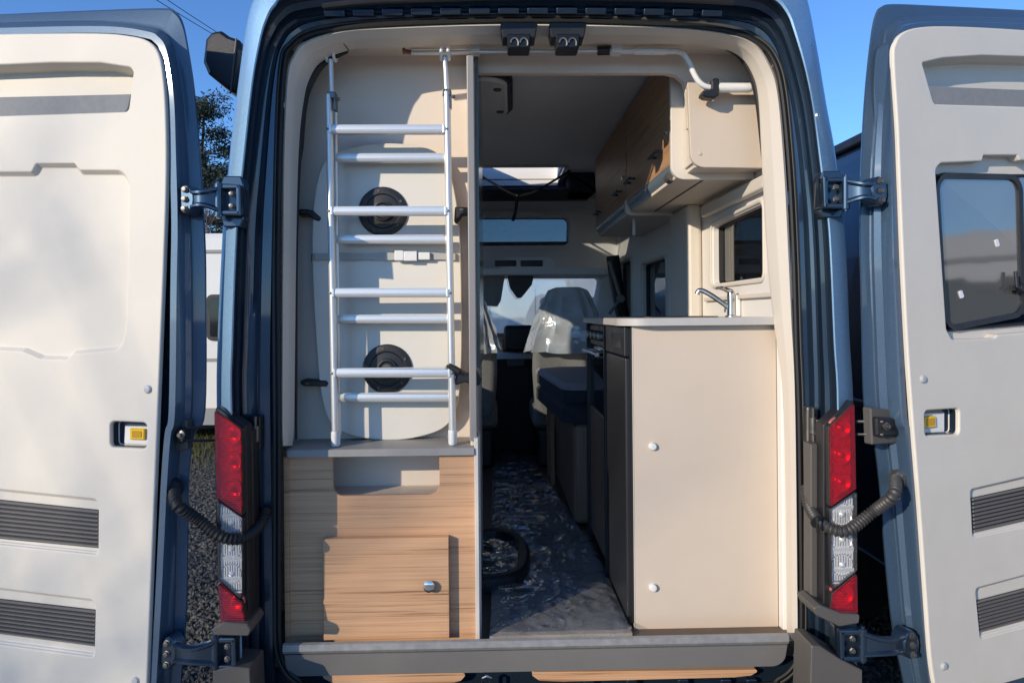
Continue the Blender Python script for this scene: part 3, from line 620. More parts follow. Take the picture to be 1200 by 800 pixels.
# vent grilles: ribbed louvre fields
for D, d, vs in ((DL, doorL, (([(-95,575),(116.5,597)], [(-95,622),(116.5,642)]), ([(-95,690),(113.5,714)], [(-95,730),(112,757)]))), (DR, doorR, (([(1138,583),(1310,546)], [(1140,624),(1310,585)]), ([(1144,703),(1310,660)], [(1147,741),(1310,697)])))):
    for top, bot in vs:
        t0, t1 = D.uv(*top[0], -.012), D.uv(*top[1], -.012); b0, b1 = D.uv(*bot[0], -.012), D.uv(*bot[1], -.012); N = 9
        mb = MB(); mb.add([D.pt(*q, -.0125) for q in (t0, t1, b1, b0)], [(0, 1, 2, 3)]); vg = obj('vent_grille', mb, M['black'], d)
        mb = MB()
        for k in range(N):
            e0 = Vector(t0).lerp(Vector(b0), (k+.22)/N); e1 = Vector(t1).lerp(Vector(b1), (k+.22)/N); f0 = Vector(t0).lerp(Vector(b0), (k+.68)/N); f1 = Vector(t1).lerp(Vector(b1), (k+.68)/N)
            mb.add([D.pt(*e0, -.012), D.pt(*e1, -.012), D.pt(*f1, -.012), D.pt(*f0, -.012), D.pt(*e0, -.004), D.pt(*e1, -.004), D.pt(*f1, -.0065), D.pt(*f0, -.0065)], [(0,1,5,4), (4,5,6,7), (7,6,2,3), (0,4,7,3), (1,2,6,5)])
        o = obj('louvre', mb, mat('louvre_grey', (.20,.19,.185), .5, bump=.1) if 'louvre_grey' not in bpy.data.materials else bpy.data.materials['louvre_grey'], vg); o['kind'] = 'stuff'
# lamp behind the latch opening
for D, d, a in ((DL, doorL, ((147,499),(175,500),(174,521),(146,519), (151.5,501.5),(169.5,502),(169,515.5),(151.5,515), (154,504.5),(166,505),(165.5,513),(154,512.5))), (DR, doorR, ((1082,484),(1106,483),(1106,506),(1082,507), (1083,488),(1097,487),(1097.5,500.5),(1083,502), (1086,490.5),(1096,489.5),(1096,498),(1086,499.5)))):
    mb = MB(); mb.prism(D.uvs(a[:4], -.03), D.pt, -.034, -.028, .001); lp = obj('latch_lamp', mb, M['whiteplast'], d)
    mb = MB(); mb.prism(fillet(D.uvs(a[4:8], -.02), .004), D.pt, -.03, -.020, .003); obj('yellow_lens', mb, M['yellow'], lp)
    mb = MB(); mb.prism(fillet(D.uvs(a[8:], -.018), .004), D.pt, -.022, -.0185, .001); obj('lens_centre', mb, mat('amber_lamp', (.50,.27,.01), .3), lp)
    h = hL[2][0] if d == doorL else hR[2][0]
    mb = MB(); mb.prism(offset(h, .006), D.pt, -.0355, -.0345); mb.grid([[D.pt(x, y, k) for x, y in offset(h, .008)] for k in (-.034, -.012)], True); obj('latch_liner', mb, M['blueshade'], d)
for D, d, pts in ((DL, doorL, ((173.5,456),(159,797))), (DR, doorR, ((1081.5,444),(1106,780)))):
    for q in pts:
        mb = MB(); mb.lathe(D.at(*q), D.w, [(.0125, -.004), (.0125, .002), (.009, .006), (.004, .007)], 16); obj('screw_cap', mb, M['screw'], d)
# right-hand door window
wo = fillet([(*DR.uv(*k, -.02), .03) for k in ((1093,203),(1315,203),(1315,372),(1104,390))], .03)
mb = MB(); mb.grid([[DR.pt(a, b, k) for a, b in q] for q, k in ((wo, -.036), (offset(wo, .003), -.026), (offset(wo, .008), -.0245), (offset(wo, .011), -.030), (offset(wo, .012), -.06))], True); wr = obj('door_window', mb, M['rubber'], doorR)
mb = MB(); fill(mb, [offset(hR[1][0], .0045), offset(wo, .001)], DR.pt, -.0345); obj('window_reveal', mb, M['trim'], doorR)
pane = fillet([(*DR.uv(*k, -.03), .05) for k in ((1095,206),(1193,208),(1197,368),(1106,386))], .05, 8)
def bulge(a, b, c): return DR.pt(a, b, c)
mb = MB(); rings = []
cu = sum(p[0] for p in pane)/len(pane); cv = sum(p[1] for p in pane)/len(pane)
for k in range(7):
    s = 1-k/6.0; rings.append([DR.pt(cu+(a-cu)*s, cv+(b-cv)*s, -.028-.003*(1-s**3)) for a, b in pane])
mb.grid(rings, True); obj('acrylic_pane', mb, M['acrylic'], wr, wn=False)
mb = MB(); fp = offset(pane, -.004); mb.grid([[DR.pt(a, b, k) for a, b in q] for q, k in ((offset(pane, .010), -.03), (offset(pane, .009), -.022), (offset(pane, -.008), -.020), (offset(pane, -.012), -.035))], True); obj('pane_frame', mb, M['black'], wr)
pp = [DR.uv(*k, -.03) for k in ((1196,205),(1315,205),(1315,370),(1199,368))]; mb = MB(); mb.prism(pp, DR.pt, -.04, -.033); obj('acrylic_pane', mb, M['acrylic'], wr)
for q, r_ in (((1166,285), .3), ((1124,345), .35)):
    c = DR.uv(*q, -.035); mb = MB(); pl = [(c[0]+dx*math.cos(r_)-dy*math.sin(r_), c[1]+dx*math.sin(r_)+dy*math.cos(r_)) for dx, dy in ((-.007,-.012),(.007,-.012),(.007,.012),(-.007,.012))]
    mb.prism(fillet(pl, .003), DR.pt, -.032, -.026); obj('sticker', mb, mat('white_sticker', (.75,.76,.78), .5) if 'white_sticker' not in bpy.data.materials else bpy.data.materials['white_sticker'], wr)
mb = MB(); mb.tube([DR.at(1190,318,-.01), DR.at(1192,336,-.005), DR.at(1200,342,.0)], .006, 8); mb.lathe(DR.at(1194,338,-.02), DR.w, [(.018,0),(.018,.02),(.008,.024)], 14); mb.obox(DR.at(1187,337,-.01), DR.u*.012, DR.v*.005, DR.w*.004); obj('window_handle', mb, M['black'], wr, bevel=.001)
# steel backing of the opening behind the window (outer skin keeps its hole)

# ------------------------------------------------------------------ hinges, stays and cable hoses
def hinge(D, door, body, plate, arm, cy, left):
    """body bracket with pin, cranked double arm, bolted door plate"""
    s = -1 if left else 1
    mb = MB(); x0, y0, x1, y1 = body
    q = fillet([P(*k, 2.125).xz for k in ((x0,y0),(x1,y0),(x1,y1),(x0,y1))], .008)
    mb.prism(q, lambda a, b, c: Vector((a, 2.125+c, b)), .06, .012, .003)
    h = obj('hinge', mb, M['blueshade'], van)
    mb = MB(); fx = 4
    for (xa, ya, xb, yb) in ((x0, y0, x1, y0+5), (x0, y1-5, x1, y1), (x0, y0, x0+5, y1), (x1-5, y0, x1, y1)):
        a = P(xa, ya, 2.12); b = P(xb, yb, 2.12); mb.box(min(a.x,b.x), max(a.x,b.x), 2.107, 2.14, min(a.z,b.z), max(a.z,b.z))
    obj('bracket_flange', mb, M['blueshade'], h, bevel=.004)
    xp = x0-1 if left else x1+1
    mb = MB(); mb.tube([P(xp, y0-1, 2.11), P(xp, y1+1, 2.11)], .012, 14); mb.tube([P(xp, y0-4, 2.11), P(xp, y1+4, 2.11)], .006, 10)
    obj('hinge_pin', mb, M['blueshade'], h)
    mb = MB(); ax, w_ = arm
    e = D.at(ax, cy, -.03); p0 = P(xp, cy, 2.105); n = 12; top = []; bot = []
    up_ = Vector((0, 0, 1)); out = Vector((0, -1, 0))
    hgt0 = (P(xp, y0, 2.105)-P(xp, y1, 2.105)).z/2*.86
    for sgn in (1, -1):
        path = []
        for k in range(n+1):
            t = k/n; hh = hgt0*(1-.25*t-.18*math.sin(math.pi*t)); c = p0.lerp(e, t)+out*(.018*math.sin(math.pi*t)); path.append(c+up_*hh*sgn)
        (top if sgn > 0 else bot).extend(path)
    loops = [[a-out*.012, a+out*.004, a+out*.010-up_*.004, a+out*.010-up_*.010, a+out*.001-up_*.016, b+out*.001+up_*.016, b+out*.010+up_*.010, b+out*.010+up_*.004, b+out*.004, b-out*.012] for a, b in zip(top, bot)]
    mb.grid(loops, True, True); obj('hinge_arm', mb, M['blueshade'], h)
    mb = MB(); px, py, rx, ry = plate
    c = D.uv(px, py, -.03); d1 = D.uv(px+rx, py, -.03); d2 = D.uv(px, py+ry, -.03)
    a_, b_ = abs(d1[0]-c[0]), abs(d2[1]-c[1])
    q = [(c[0]+a_*math.cos(t*math.pi/12)*(.9 if abs(math.sin(t*math.pi/12)) > .7 else 1), c[1]+b_*math.sin(t*math.pi/12)) for t in range(24)]
    mb.prism(q, D.pt, -.07, -.022, .004); obj('door_plate', mb, M['blueshade'], h)
    for k in (-.55, .0, .55):
        mb = MB(); mb.lathe(D.pt(c[0], c[1]+b_*k*1.2, -.022), D.w, [(.011,-.002),(.011,.003),(.008,.004),(.008,.010),(.005,.011)], 6); obj('bolt', mb, M['steel'], h)
    for k in (.3, .7):
        mb = MB(); mb.lathe(P(x0+(x1-x0)*.58, y0+(y1-y0)*k, 2.113), (0, -1, 0), [(.010,-.002),(.010,.003),(.007,.005),(.007,.010),(.004,.011)], 6); obj('bolt', mb, M['steel'], h)
hinge(DL, doorL, (257, 217, 283, 252), (219, 234, 10, 17), (224, 0), 234, True)
hinge(DR, doorR, (964, 209, 990, 244), (1029, 224, 9, 17), (1024, 0), 225, False)
hinge(DL, doorL, (253, 746, 277, 782), (198, 764, 10, 19), (204, 0), 764, True)
hinge(DR, doorR, (983, 737, 1010, 772), (1066, 754, 9, 17), (1060, 0), 754, False)
# body-side recess plates behind the upper hinges
for x0, x1, y0, y1 in ((258, 285, 206, 266), (962, 990, 200, 255)):
    mb = MB(); q = fillet([P(*k, 2.150).xz for k in ((x0+3,y0),(x1-3,y0),(x1,y0+9),(x1,y1-9),(x1-4,y1),(x0+4,y1),(x0,y1-9),(x0,y0+9))], .006); mb.prism(q, lambda a, b, c: Vector((a, 2.152+c, b)), .05, 0, .004); obj('hinge_recess', mb, M['blueshade'], van)
# check stays: two wire rods from a body bracket to a door bracket
for D, d, body, ys, dx, plate in ((DL, doorL, (299, 508), (500, 515), 228, (198, 490, 216, 530)), (DR, doorR, (953, 498), (493, 508), 1026, (1024, 478, 1058, 522))):
    bx, by = body; sg = 1 if d == doorL else -1
    mb = MB(); q = fillet([P(*k, 2.25).xz for k in ((bx-7,by-22),(bx+6,by-20),(bx+6,by+20),(bx-7,by+22))], .008); mb.prism(q, lambda a, b, c: Vector((a, 2.25+c, b)), .03, 0, .004)
    cs = obj('door_stay', mb, M['steel'] if d == doorR else M['black'], van)
    mb = MB(); mb.tube([P(bx, by-9, 2.235), P(bx, by+9, 2.235)], .012, 12); mb.tube([P(bx, by-20, 2.235), P(bx, by+20, 2.235)], .005, 8); obj('stay_pin', mb, M['steel'], cs)
    for y in ys:
        mb = MB(); e = D.at(dx, y+1, -.05); mb.tube([P(bx, y, 2.232), P(bx-sg*8, y, 2.222), e, e+(e-P(bx, y, 2.232))*.12], .0042, 8); obj('stay_rod', mb, M['steel'] if d == doorR else M['black'], cs)
    x0, y0, x1, y1 = plate
    mb = MB(); q = fillet(D.uvs([(x0,y0),(x1,y0+3),(x1,y1-2),(x0+2,y1)], -.04), .006); mb.prism(q, D.pt, -.080, -.052, .004); sp = obj('stay_plate', mb, M['greyplast'], d)
    mb = MB(); q = fillet(D.uvs([(x0+5,y0+11),(x1-2,y0+12),(x1-2,y1-11),(x0+6,y1-10)], -.03), .008); mb.prism(q, D.pt, -.07, -.036, .005); obj('stay_housing', mb, M['black'], sp)
    mb = MB(); c = D.uv((x0+x1)/2+2, (y0+y1)/2, -.02); mb.lathe(D.pt(*c, -.037), D.w, [(.013,0),(.013,.006),(.006,.008),(.006,.016)], 12); obj('bolt', mb, M['steel'], sp)
def hose(pts, r=.0165):
    p = []
    ks = [Vector(q) for q in pts]
    for i in range(len(ks)-1):
        a, b, c, d = ks[max(i-1,0)], ks[i], ks[i+1], ks[min(i+2,len(ks)-1)]
        for j in range(40):
            t = j/40; p.append(0.5*((2*b)+(c-a)*t+(2*a-5*b+4*c-d)*t*t+(3*b-a-3*c+d)*t**3))
    # even spacing
    q = [p[0]]; acc = 0; step = .0024
    for i in range(1, len(p)):
        a, b = p[i-1], p[i]; l = (b-a).length
        while acc+step <= l+1e-9 and l > 0:
            acc += step; q.append(a.lerp(b, acc/l))
        acc -= l
    rad = [r*(1.0, 1.12, 1.12, .92, .86)[i % 5] for i in range(len(q))]
    mb = MB(); mb.tube(q, rad, 12); return mb
hl = obj('cable_hose', hose([DL.at(204, 573, -.05), DL.at(213, 588, -.02)+Vector((0,-.03,0)), P(232, 608, 2.10), P(258, 628, 2.09), P(284, 630, 2.13), P(304, 615, 2.22), P(312, 596, 2.27)]), M['rubber'], van)
hr = obj('cable_hose', hose([DR.at(1050, 561, -.05), DR.at(1040, 577, -.02)+Vector((0,-.03,0)), P(1022, 600, 2.11), P(990, 622, 2.09), P(962, 612, 2.14), P(948, 592, 2.22), P(944, 570, 2.27)]), mat('grey_hose', (.04,.038,.035), .5), van)
for D, d, q, hh in ((DL, doorL, (203, 571), hl), (DR, doorR, (1051, 560), hr)):
    mb = MB(); mb.lathe(D.at(*q, -.07), D.w, [(.034,0),(.034,.02),(.028,.028),(.022,.034),(.022,.042),(.016,.044)], 22); obj('grommet', mb, M['steel'] if d == doorR else M['rubber'], hh)
mb = MB(); mb.tube([P(957, 606, 2.10), P(958, 613, 2.09), P(958, 624, 2.10)], .004, 6); mb.lathe(P(957.5, 611, 2.13), (P(966,614,2.12)-P(950,596,2.2)).normalized(), [(.0195,-.003),(.021,-.002),(.021,.002),(.0195,.003)], 16); obj('cable_tie', mb, M['rubber'], hr)

# ================================================================== rear wood cabinet with its shelf
c0 = P(445, 750, 2.34)
cab = thing('storage_cabinet', 'light oak storage cabinet under the ladder, with a grey shelf and a cut-out grip', 'cabinet', (c0.x, 2.34, FZ))
fr = Frame((0, 2.34, 0), (1, 0, 0), (0, 0, 1), (0, -1, 0))
def U(f, *pts): return f.uvs(pts)
zb_ = FZ+.004
o = [fr.uv(333, 534), fr.uv(556, 532), (fr.uv(556, 532)[0], zb_), (fr.uv(333, 534)[0], zb_)]
cut = fillet([(*fr.uv(390, 531), .001), (*fr.uv(515, 531), .001), (*fr.uv(515, 579), .03), (*fr.uv(390, 581), .03)], .03, 7)
o = [(o[0][0], o[0][1]), (cut[0][0], o[0][1])] and [(o[3][0], o[3][1]), (o[2][0], o[2][1]), (o[1][0], o[1][1]), fr.uv(515, 532), *[c for c in []]]
# front as one outline with the grip notch let into its top edge
xl, xr, ztp = fr.uv(333, 534)[0], fr.uv(556, 532)[0], fr.uv(445, 533)[1]
nx0, nx1, nz = fr.uv(390, 560)[0], fr.uv(515, 560)[0], fr.uv(450, 580)[1]
front = fillet([(xl, zb_, 0), (xr, zb_, 0), (xr, ztp, 0), (nx1, ztp, 0), (nx1, nz, .035), (nx0, nz, .035), (nx0, ztp, 0), (xl, ztp, 0)], 0, 8)
mb = MB(); mb.prism(front, fr.pt, -.016, 0, .0015); fp_ = obj('front_panel', mb, M['wood'], cab)
mb = MB(); mb.box(nx0-.12, nx1+.12, 2.52, 2.53, nz-.04, ztp); mb.box(nx0-.12, nx1+.12, 2.357, 2.519, nz-.03, nz-.012); obj('grip_recess', mb, M['lining'], cab)
mb = MB(); mb.box(xl, xl+.016, 2.3335, 2.3385, zb_, ztp-.001); mb.box(xl+.002, xl+.016, 2.358, 2.56, zb_, ztp-.001); obj('side_panel', mb, M['wood'], cab)
mb = MB(); xe0, xe1 = P(556.3, 600, 2.333).x, P(561.2, 600, 2.333).x; mb.box(xe0, xe1, 2.325, 2.36, zb_, P(558, 513, 2.33).z); obj('edge_strip', mb, M['reveal'], cab, bevel=.002)
mb = MB(); mb.box(xe1-.004, xe1+.004, 2.3605, 2.45, zb_, P(558, 513, 2.33).z); obj('side_panel', mb, M['lining'], cab)
zs = P(445, 531.5, 2.325).z; x0s, x1s = P(331, 530, 2.32).x, P(555.5, 530, 2.32).x
q = fillet([(x0s, 2.35, .01), (x0s+.012, 2.318, .012), (x1s, 2.318, 0), (x1s, 2.533, 0), (x0s, 2.533, 0)], 0)
zt_ = P(445, 526, 2.318).z
mb = MB(); mb.prism([(a, b) for a, b in q], lambda a, b, c: Vector((a, b, c)), ztp+.0005, zt_, .003); obj('shelf', mb, M['greyshelf'], cab)
sd0, sd1, sz0, sz1 = fr.uv(381, 640)[0], fr.uv(526.5, 640)[0], fr.uv(450, 743.5)[1], fr.uv(450, 627)[1]
mb = MB(); mb.box(sd0, sd1, 2.309, 2.338, sz0, sz1); cd = obj('cabinet_door', mb, M['wood'], cab, bevel=.002, label='small flap door standing proud with a chrome knob')
mb = MB(); k = P(503, 685.5, 2.303); mb.lathe((k.x, 2.309, k.z), (0, -1, 0), [(.010,0),(.010,.006),(.017,.010),(.0195,.016),(.018,.021),(.012,.0235),(.004,.024)], 24); obj('knob', mb, M['chrome'], cd)

# ================================================================== stowed table top with its sockets, strap and clips
tf = Frame((0, 2.485, 0), (1, 0, 0), (0, 0, 1), (0, -1, 0))
tk = [(450,168),(490,171),(514,181),(528,205),(537,250),(540,300),(541,350),(541,420),(537,470),(523,499),(490,512),(452,515.5),(412,510),(388,496),(377,465),(371,410),(366.5,330),(366,260),(372,210),(384,186),(410,173)]
tp = [tuple(q) for q in cr(tf.uvs(tk), 5, True)]
mb = MB(); mb.prism(tp, tf.pt, -.028, 0, .003)
tb = thing('table_top', 'white table top with bowed sides stowed upright behind the ladder', 'table top', (tf.uv(452, 515)[0], 2.52, tf.uv(452, 515)[1]))
obj('top_panel', mb, M['white'], tb)
for c_, lb in (((449, 248), 1), ((454, 432), 2)):
    c = tf.at(*c_); rr = (tf.at(c_[0]+29, c_[1])-c).length
    mb = MB(); mb.lathe(c, (0, -1, 0), [(rr, 0), (rr, .004), (rr*.95, .010), (rr*.82, .013), (rr*.72, .013), (rr*.66, .009), (rr*.42, .011), (rr*.40, .019), (rr*.33, .020), (rr*.27, .014), (rr*.05, .014)], 40)
    so_ = obj('leg_socket', mb, M['black'], tb)
    mb = MB(); mb.lathe(c+Vector((0, -.0145, 0)), (0, -1, 0), [(rr*.2, 0), (rr*.2, .002), (rr*.05, .003)], 20); obj('socket_hub', mb, M['greyplast'], so_)
    for k in range(5):
        a = .5+k*2*math.pi/5; mb = MB(); mb.lathe(c+Vector((math.cos(a)*rr*.83, -.012, math.sin(a)*rr*.83)), (0, -1, 0), [(.005, 0), (.0045, .003), (.002, .003)], 10); obj('screw', mb, M['greyplast'], so_)
mb = MB(); p = []
for i in range(25):
    x = 361+i*(541-361)/24; p.append((x, .006*math.sin(i*1.3)*.15))
loops = []
for i, (x, s) in enumerate(p):
    a = P(x, 296.5+.6*math.sin(i*.9), 2.472+s); b = P(x, 304.5+.5*math.sin(i*1.1+1), 2.472+s); loops.append([a, b, b+Vector((0,.0015,0)), a+Vector((0,.0015,0))])
loops[0] = [q+Vector((0,.04,0)) for q in loops[0]]; loops[-1] = [q+Vector((0,.04,0)) for q in loops[-1]]
mb.grid(loops, True, True)
sth = thing('luggage_strap', 'grey webbing strap with a pale buckle pulled across the stowed white table top', 'strap', P(452, 304, 2.50))
obj('webbing', mb, M['strap'], sth, wn=False)
for x0, x1, y0, y1, t, nm in ((462.5, 473, 293.5, 305.5, .012, 'ladder_lock'), (473.5, 489, 294.5, 306, .016, 'buckle'), (490, 504, 295.5, 304.5, .010, 'slider')):
    a = P(x0, y1, 2.462); b = P(x1, y0, 2.462); mb = MB(); mb.box(a.x, b.x, 2.469-t, 2.4705, a.z, b.z); obj(nm, mb, M['whiteplast'], sth, bevel=.003)
for nm, pts, yy, lab in (('holder', [(347,245),(360,245),(367,247),(376,255),(374,259),(369,258),(361,252),(348,252)], 2.478, 'black swivel catch upper left of the table top'), ('holder', [(352,446),(356,444.5),(382,446),(385,449),(382,453),(356,452),(352,450)], 2.478, 'black swivel catch lower left'), ('holder', [(533,242),(552,243),(552,250),(541,251),(535,261),(532,260)], 2.44, 'black catch at the partition, beside the upper disc'),):
    mb = MB(); q = fillet([P(*k, yy).xz for k in pts], .006); mb.prism(q, lambda a, b, c: Vector((a, yy+c, b)), .06, 0, .004); hd = obj(nm, mb, M['black'], van, label=lab)
    for k in (0.35, .65):
        mb = MB(); c = P(pts[0][0]+8*k+4, pts[0][1]+3.5, yy); mb.lathe(c, (0, -1, 0), [(.004, -.001), (.0035, .002), (.001, .002)], 8); obj('screw', mb, M['steel'], hd)
mb = MB(); q = fillet([P(*k, 2.40).xz for k in ((522,430),(526,424.5),(540,433),(548,438),(552,432),(558,434),(565,445),(561,451),(545,447),(536,450),(531,449),(535,440),(524,434))], .006); mb.prism(q, lambda a, b, c: Vector((a, 2.37+c, b)), .065, 0, .006); lc = obj('ladder_catch', mb, M['black'], van, label='black rubber arm catching the lower right of the ladder')
mb = MB(); mb.prism(fillet([P(*k, 2.36).xz for k in ((523,430),(527,425),(541,433),(538,439))], .005), lambda a, b, c: Vector((a, 2.36+c, b)), .02, -.012, .005); obj('catch_arm', mb, M['rubber'], lc)

# ================================================================== ladder
Yf, Yr = 2.375, 2.432
lad = thing('ladder', 'white aluminium hook-on bunk ladder folded double and standing on the grey shelf', 'ladder', (P(458, 516, Yf).x, Yf, zt_))
zfoot = zt_+.002
def rail(xt, yt, xb, w_, Y, nm='rail'):
    a = P(xt, yt, Y); b = P(xb, 514, Y); b.z = zfoot+.03; d = (b-a).normalized(); n = 20; wd = w_*Y/F/2
    pr = [(wd*math.cos(t*2*math.pi/n), wd*1.5*math.sin(t*2*math.pi/n)) for t in range(n)]
    mb = MB(); mb.grid([[p+Vector((u_, v_, 0)) for u_, v_ in pr] for p in (a, b)], True, True); o_ = obj(nm, mb, M['alu'], lad)
    if nm == 'rail':
        mb = MB(); pr2 = [(x*1.22, y*1.22) for x, y in pr]; e = Vector((b.x, b.y, zfoot))
        mb.grid([[p+Vector((u_*s, v_*s, 0)) for u_, v_ in pr2] for p, s in ((b+Vector((0,0,.02)), .9), (b+Vector((0,0,.016)), 1), (e+Vector((0,0,.006)), 1), (e, .85))], True, True); obj('foot', mb, M['whiteplast'], o_)
    return o_, a, b
rL, aL, bL = rail(385.5, 112, 393.5, 8.6, Yf); rR, aR, bR = rail(523.5, 109, 530.5, 8.6, Yf)
rail(393, 112, 398, 4.6, Yr, 'rear_rail'); rail(524, 112, 529, 6, Yr, 'rear_rail')
for (ax_, ay_, bx_, by_), rl in (((389, 112, 387.5, 70), rL), ((524, 109, 521.5, 68), rR)):
    mb = MB(); mb.tube([P(ax_, ay_+8, Yf+.012), P(bx_, by_, Yf+.012)], .0085, 12); hk = obj('hook_tube', mb, M['alu'], rl)
    mb = MB()
    for d in (-.011, .011):
        c = P(bx_, by_-1, Yf+.012)+Vector((d, 0, 0)); th = [(-.014+.0*k, 0) for k in range(1)]
        pa = [c+Vector((d*.35*k/8, -.020*math.cos(R(-20+k*25))*1.0+.004, .020-.026*math.sin(R(-20+k*25)))) for k in range(9)]
        mb.tube(pa, .0055, 8)
    obj('hook', mb, M['whiteplast'], rl)
    mb = MB(); c = P((ax_*2+bx_)/3+1, ay_-1, Yf); mb.box(c.x-.016, c.x+.012, Yf-.016, Yf+.03, c.z-.016, c.z+.006); mb.box(c.x+.006, c.x+.014, Yf-.012, Yf+.02, c.z-.055, c.z+.004); mb.tube([c+Vector((.016,-.015,-.02)), c+Vector((.028,-.015,-.02))], .006, 8); obj('locking_pin', mb, M['steel'], rl, bevel=.002)
def rung(y0, y1, xl_, xr_, Y, nm):
    a = P(xl_, y0, Y); b = P(xr_, y0, Y); h = (y1-y0)*Y/F; n = 5
    pr = [(-.012, 0), (.012, 0), (.014, -.003), (.014, -h+.004), (.010, -h), (-.010, -h), (-.014, -h+.005), (-.0155, -h*.55), (-.014, -.003)]
    mb = MB(); mb.grid([[p+Vector((0, u_, v_)) for u_, v_ in pr] for p in (a, b)], True, True); mb.box(a.x+.01, b.x-.01, Y-.0165, Y-.0138, a.z-h*.62, a.z-h*.50)
    rg = obj(nm, mb, M['alu'], lad)
    mb = MB()
    for k in range(3): mb.box(a.x+.008, b.x-.008, Y-.008+k*.007, Y-.0055+k*.007, a.z-.0004, a.z+.0016)
    obj('tread_rib', mb, M['alu'], rg)
    for p, s_ in ((a, -1), (b, 1)):
        mb = MB(); mb.lathe(p+Vector((s_*.009, -.0165, -h*.5)), (0, -1, 0), [(.0042, -.002), (.0036, .0018), (.0015, .0026)], 10); obj('rivet', mb, M['steel'], rg)
    return rg
for i, y in enumerate((147.5, 243, 338.5, 432)):
    rg = rung(y, y+9.8, 388+i*1.7, 520.5+i*2.2, Yf-.004, 'rung')
    for xx in (388+i*1.7, 520.5+i*2.2):
        mb = MB(); p = P(xx, y+4.9, Yf-.006); mb.box(p.x-.005, p.x+.004, Yf-.022, Yf+.012, p.z-.014, p.z+.014); obj('rung_cap', mb, M['alu'], rg, bevel=.002)
for i, y in enumerate((181, 276.5, 369.5, 461)): rung(y, y+9.2, 394+i*1.3, 521+i*2, Yr, 'rear_rung')

# ================================================================== telescopic awning crank hung under the header
crk = thing('awning_crank', 'white telescopic awning crank pole hung level under the header lining', 'crank pole', P(640, 62, 2.43))
Yc = 2.435
mb = MB(); mb.tube([P(482, 62, Yc), P(706, 60, Yc)], .0075, 12); obj('lower_tube', mb, M['alu'], crk)
mb = MB(); mb.tube([P(482, 57.5, Yc+.03), P(720, 54, Yc+.03)], .0075, 12); obj('upper_tube', mb, M['alu'], crk)
mb = MB(); mb.tube([P(472, 60, Yc), P(474, 60, Yc), P(475, 60.5, Yc), P(482, 61.5, Yc)], [.011, .011, .008, .008], 10); obj('hook_end', mb, M['copper'], crk)
mb = MB(); mb.tube([P(700, 60, Yc), P(714, 59.6, Yc)], .015, 16); obj('clamp_collar', mb, M['black'], crk)
mb = MB(); mb.tube([P(714, 60, Yc), P(742, 60.5, Yc)], .0095, 12); obj('neck_tube', mb, M['whiteplast'], crk)
mb = MB(); mb.tube([P(742, 60.5, Yc), P(743, 60.5, Yc), P(780, 60.5, Yc), P(781, 60.5, Yc)], [.011, .0125, .0125, .011], 14); obj('grip', mb, M['whiteplast'], crk)
mb = MB(); pth = [P(*q, Yc) for q in cr([(781,60.3),(793,60.5),(801,64),(808,75),(814,88),(820,97),(828,102),(838,103)], 5)]; mb.tube(pth, .010, 12); obj('crank_arm', mb, M['whiteplast'], crk)
mb = MB(); mb.tube([P(840, 103, Yc), P(843, 103, Yc), P(878, 103, Yc), P(881, 103, Yc)], [.014, .0165, .0165, .013], 16); obj('crank_handle', mb, M['whiteplast'], crk)
for x, bx0, bx1 in ((722, 716, 728), (557, 552, 562)):
    mb = MB(); a = P(bx0, 63, Yc); b = P(bx1, 49, Yc); mb.box(a.x, b.x, Yc-.014, Yc+.03, a.z, b.z); a = P(bx0-5, 52, Yc); b = P(bx1+5, 49, Yc); mb.box(a.x, b.x, Yc-.018, Yc+.04, a.z, b.z); obj('pole_clip', mb, M['whiteplast'], van, bevel=.002)
mb = MB(); q = fillet([P(*k, Yc-.01).xz for k in ((833,95),(837,92),(842,93),(842,112),(836,116),(826,115),(821,112),(823,107),(833,106))], .006); mb.prism(q, lambda a, b, c: Vector((a, Yc-.02+c, b)), .04, 0, .005); obj('crank_clip', mb, M['black'], van)

# ================================================================== overhead locker
ol = thing('overhead_locker', 'walnut fronted overhead locker along the right side above the kitchen', 'locker', (.83, 2.6, 2.16))
LX, LZ0 = .675, 2.165
def lface(y0, y1, nm, first):
    mb = MB(); mb.box(LX, LX+.018, y0, y1, LZ0+.055, CZ-.03); d_ = obj(nm, mb, M['darkwood'], ol, bevel=.002)
    for yy in (y0+.17, y1-.16):
        mb = MB(); mb.tube([(LX-.028, yy-.07, LZ0+.13), (LX-.028, yy+.07, LZ0+.13)], .007, 8); mb.box(LX-.028, LX, yy-.06, yy-.05, LZ0+.125, LZ0+.135); mb.box(LX-.028, LX, yy+.05, yy+.06, LZ0+.125, LZ0+.135); obj('handle', mb, M['black'], d_)
    mb = MB(); mb.lathe((LX, y0+.06, LZ0+.19), (-1, 0, 0), [(.012, 0), (.012, .006), (.008, .010), (.002, .010)], 14); obj('lock_button', mb, M['chrome'], d_)
lface(2.66, 3.54, 'locker_door', 1); lface(3.56, 4.62, 'locker_door', 0)
mb = MB(); mb.box(LX+.02, WX-.003, 2.62, 4.64, LZ0, LZ0+.018); obj('base_panel', mb, M['lining'], ol, bevel=.003)
mb = MB(); mb.box(LX+.13, LX+.137, 2.64, 3.5, LZ0-.0025, LZ0); obj('base_groove', mb, M['rubber'], ol)
mb = MB(); q = fillet([(LX-.008, CZ-.03, 0), (WX-.003, CZ-.03, 0), (WX-.003, LZ0-.012, 0), (LX-.008, LZ0-.012, .05)], 0, 7)
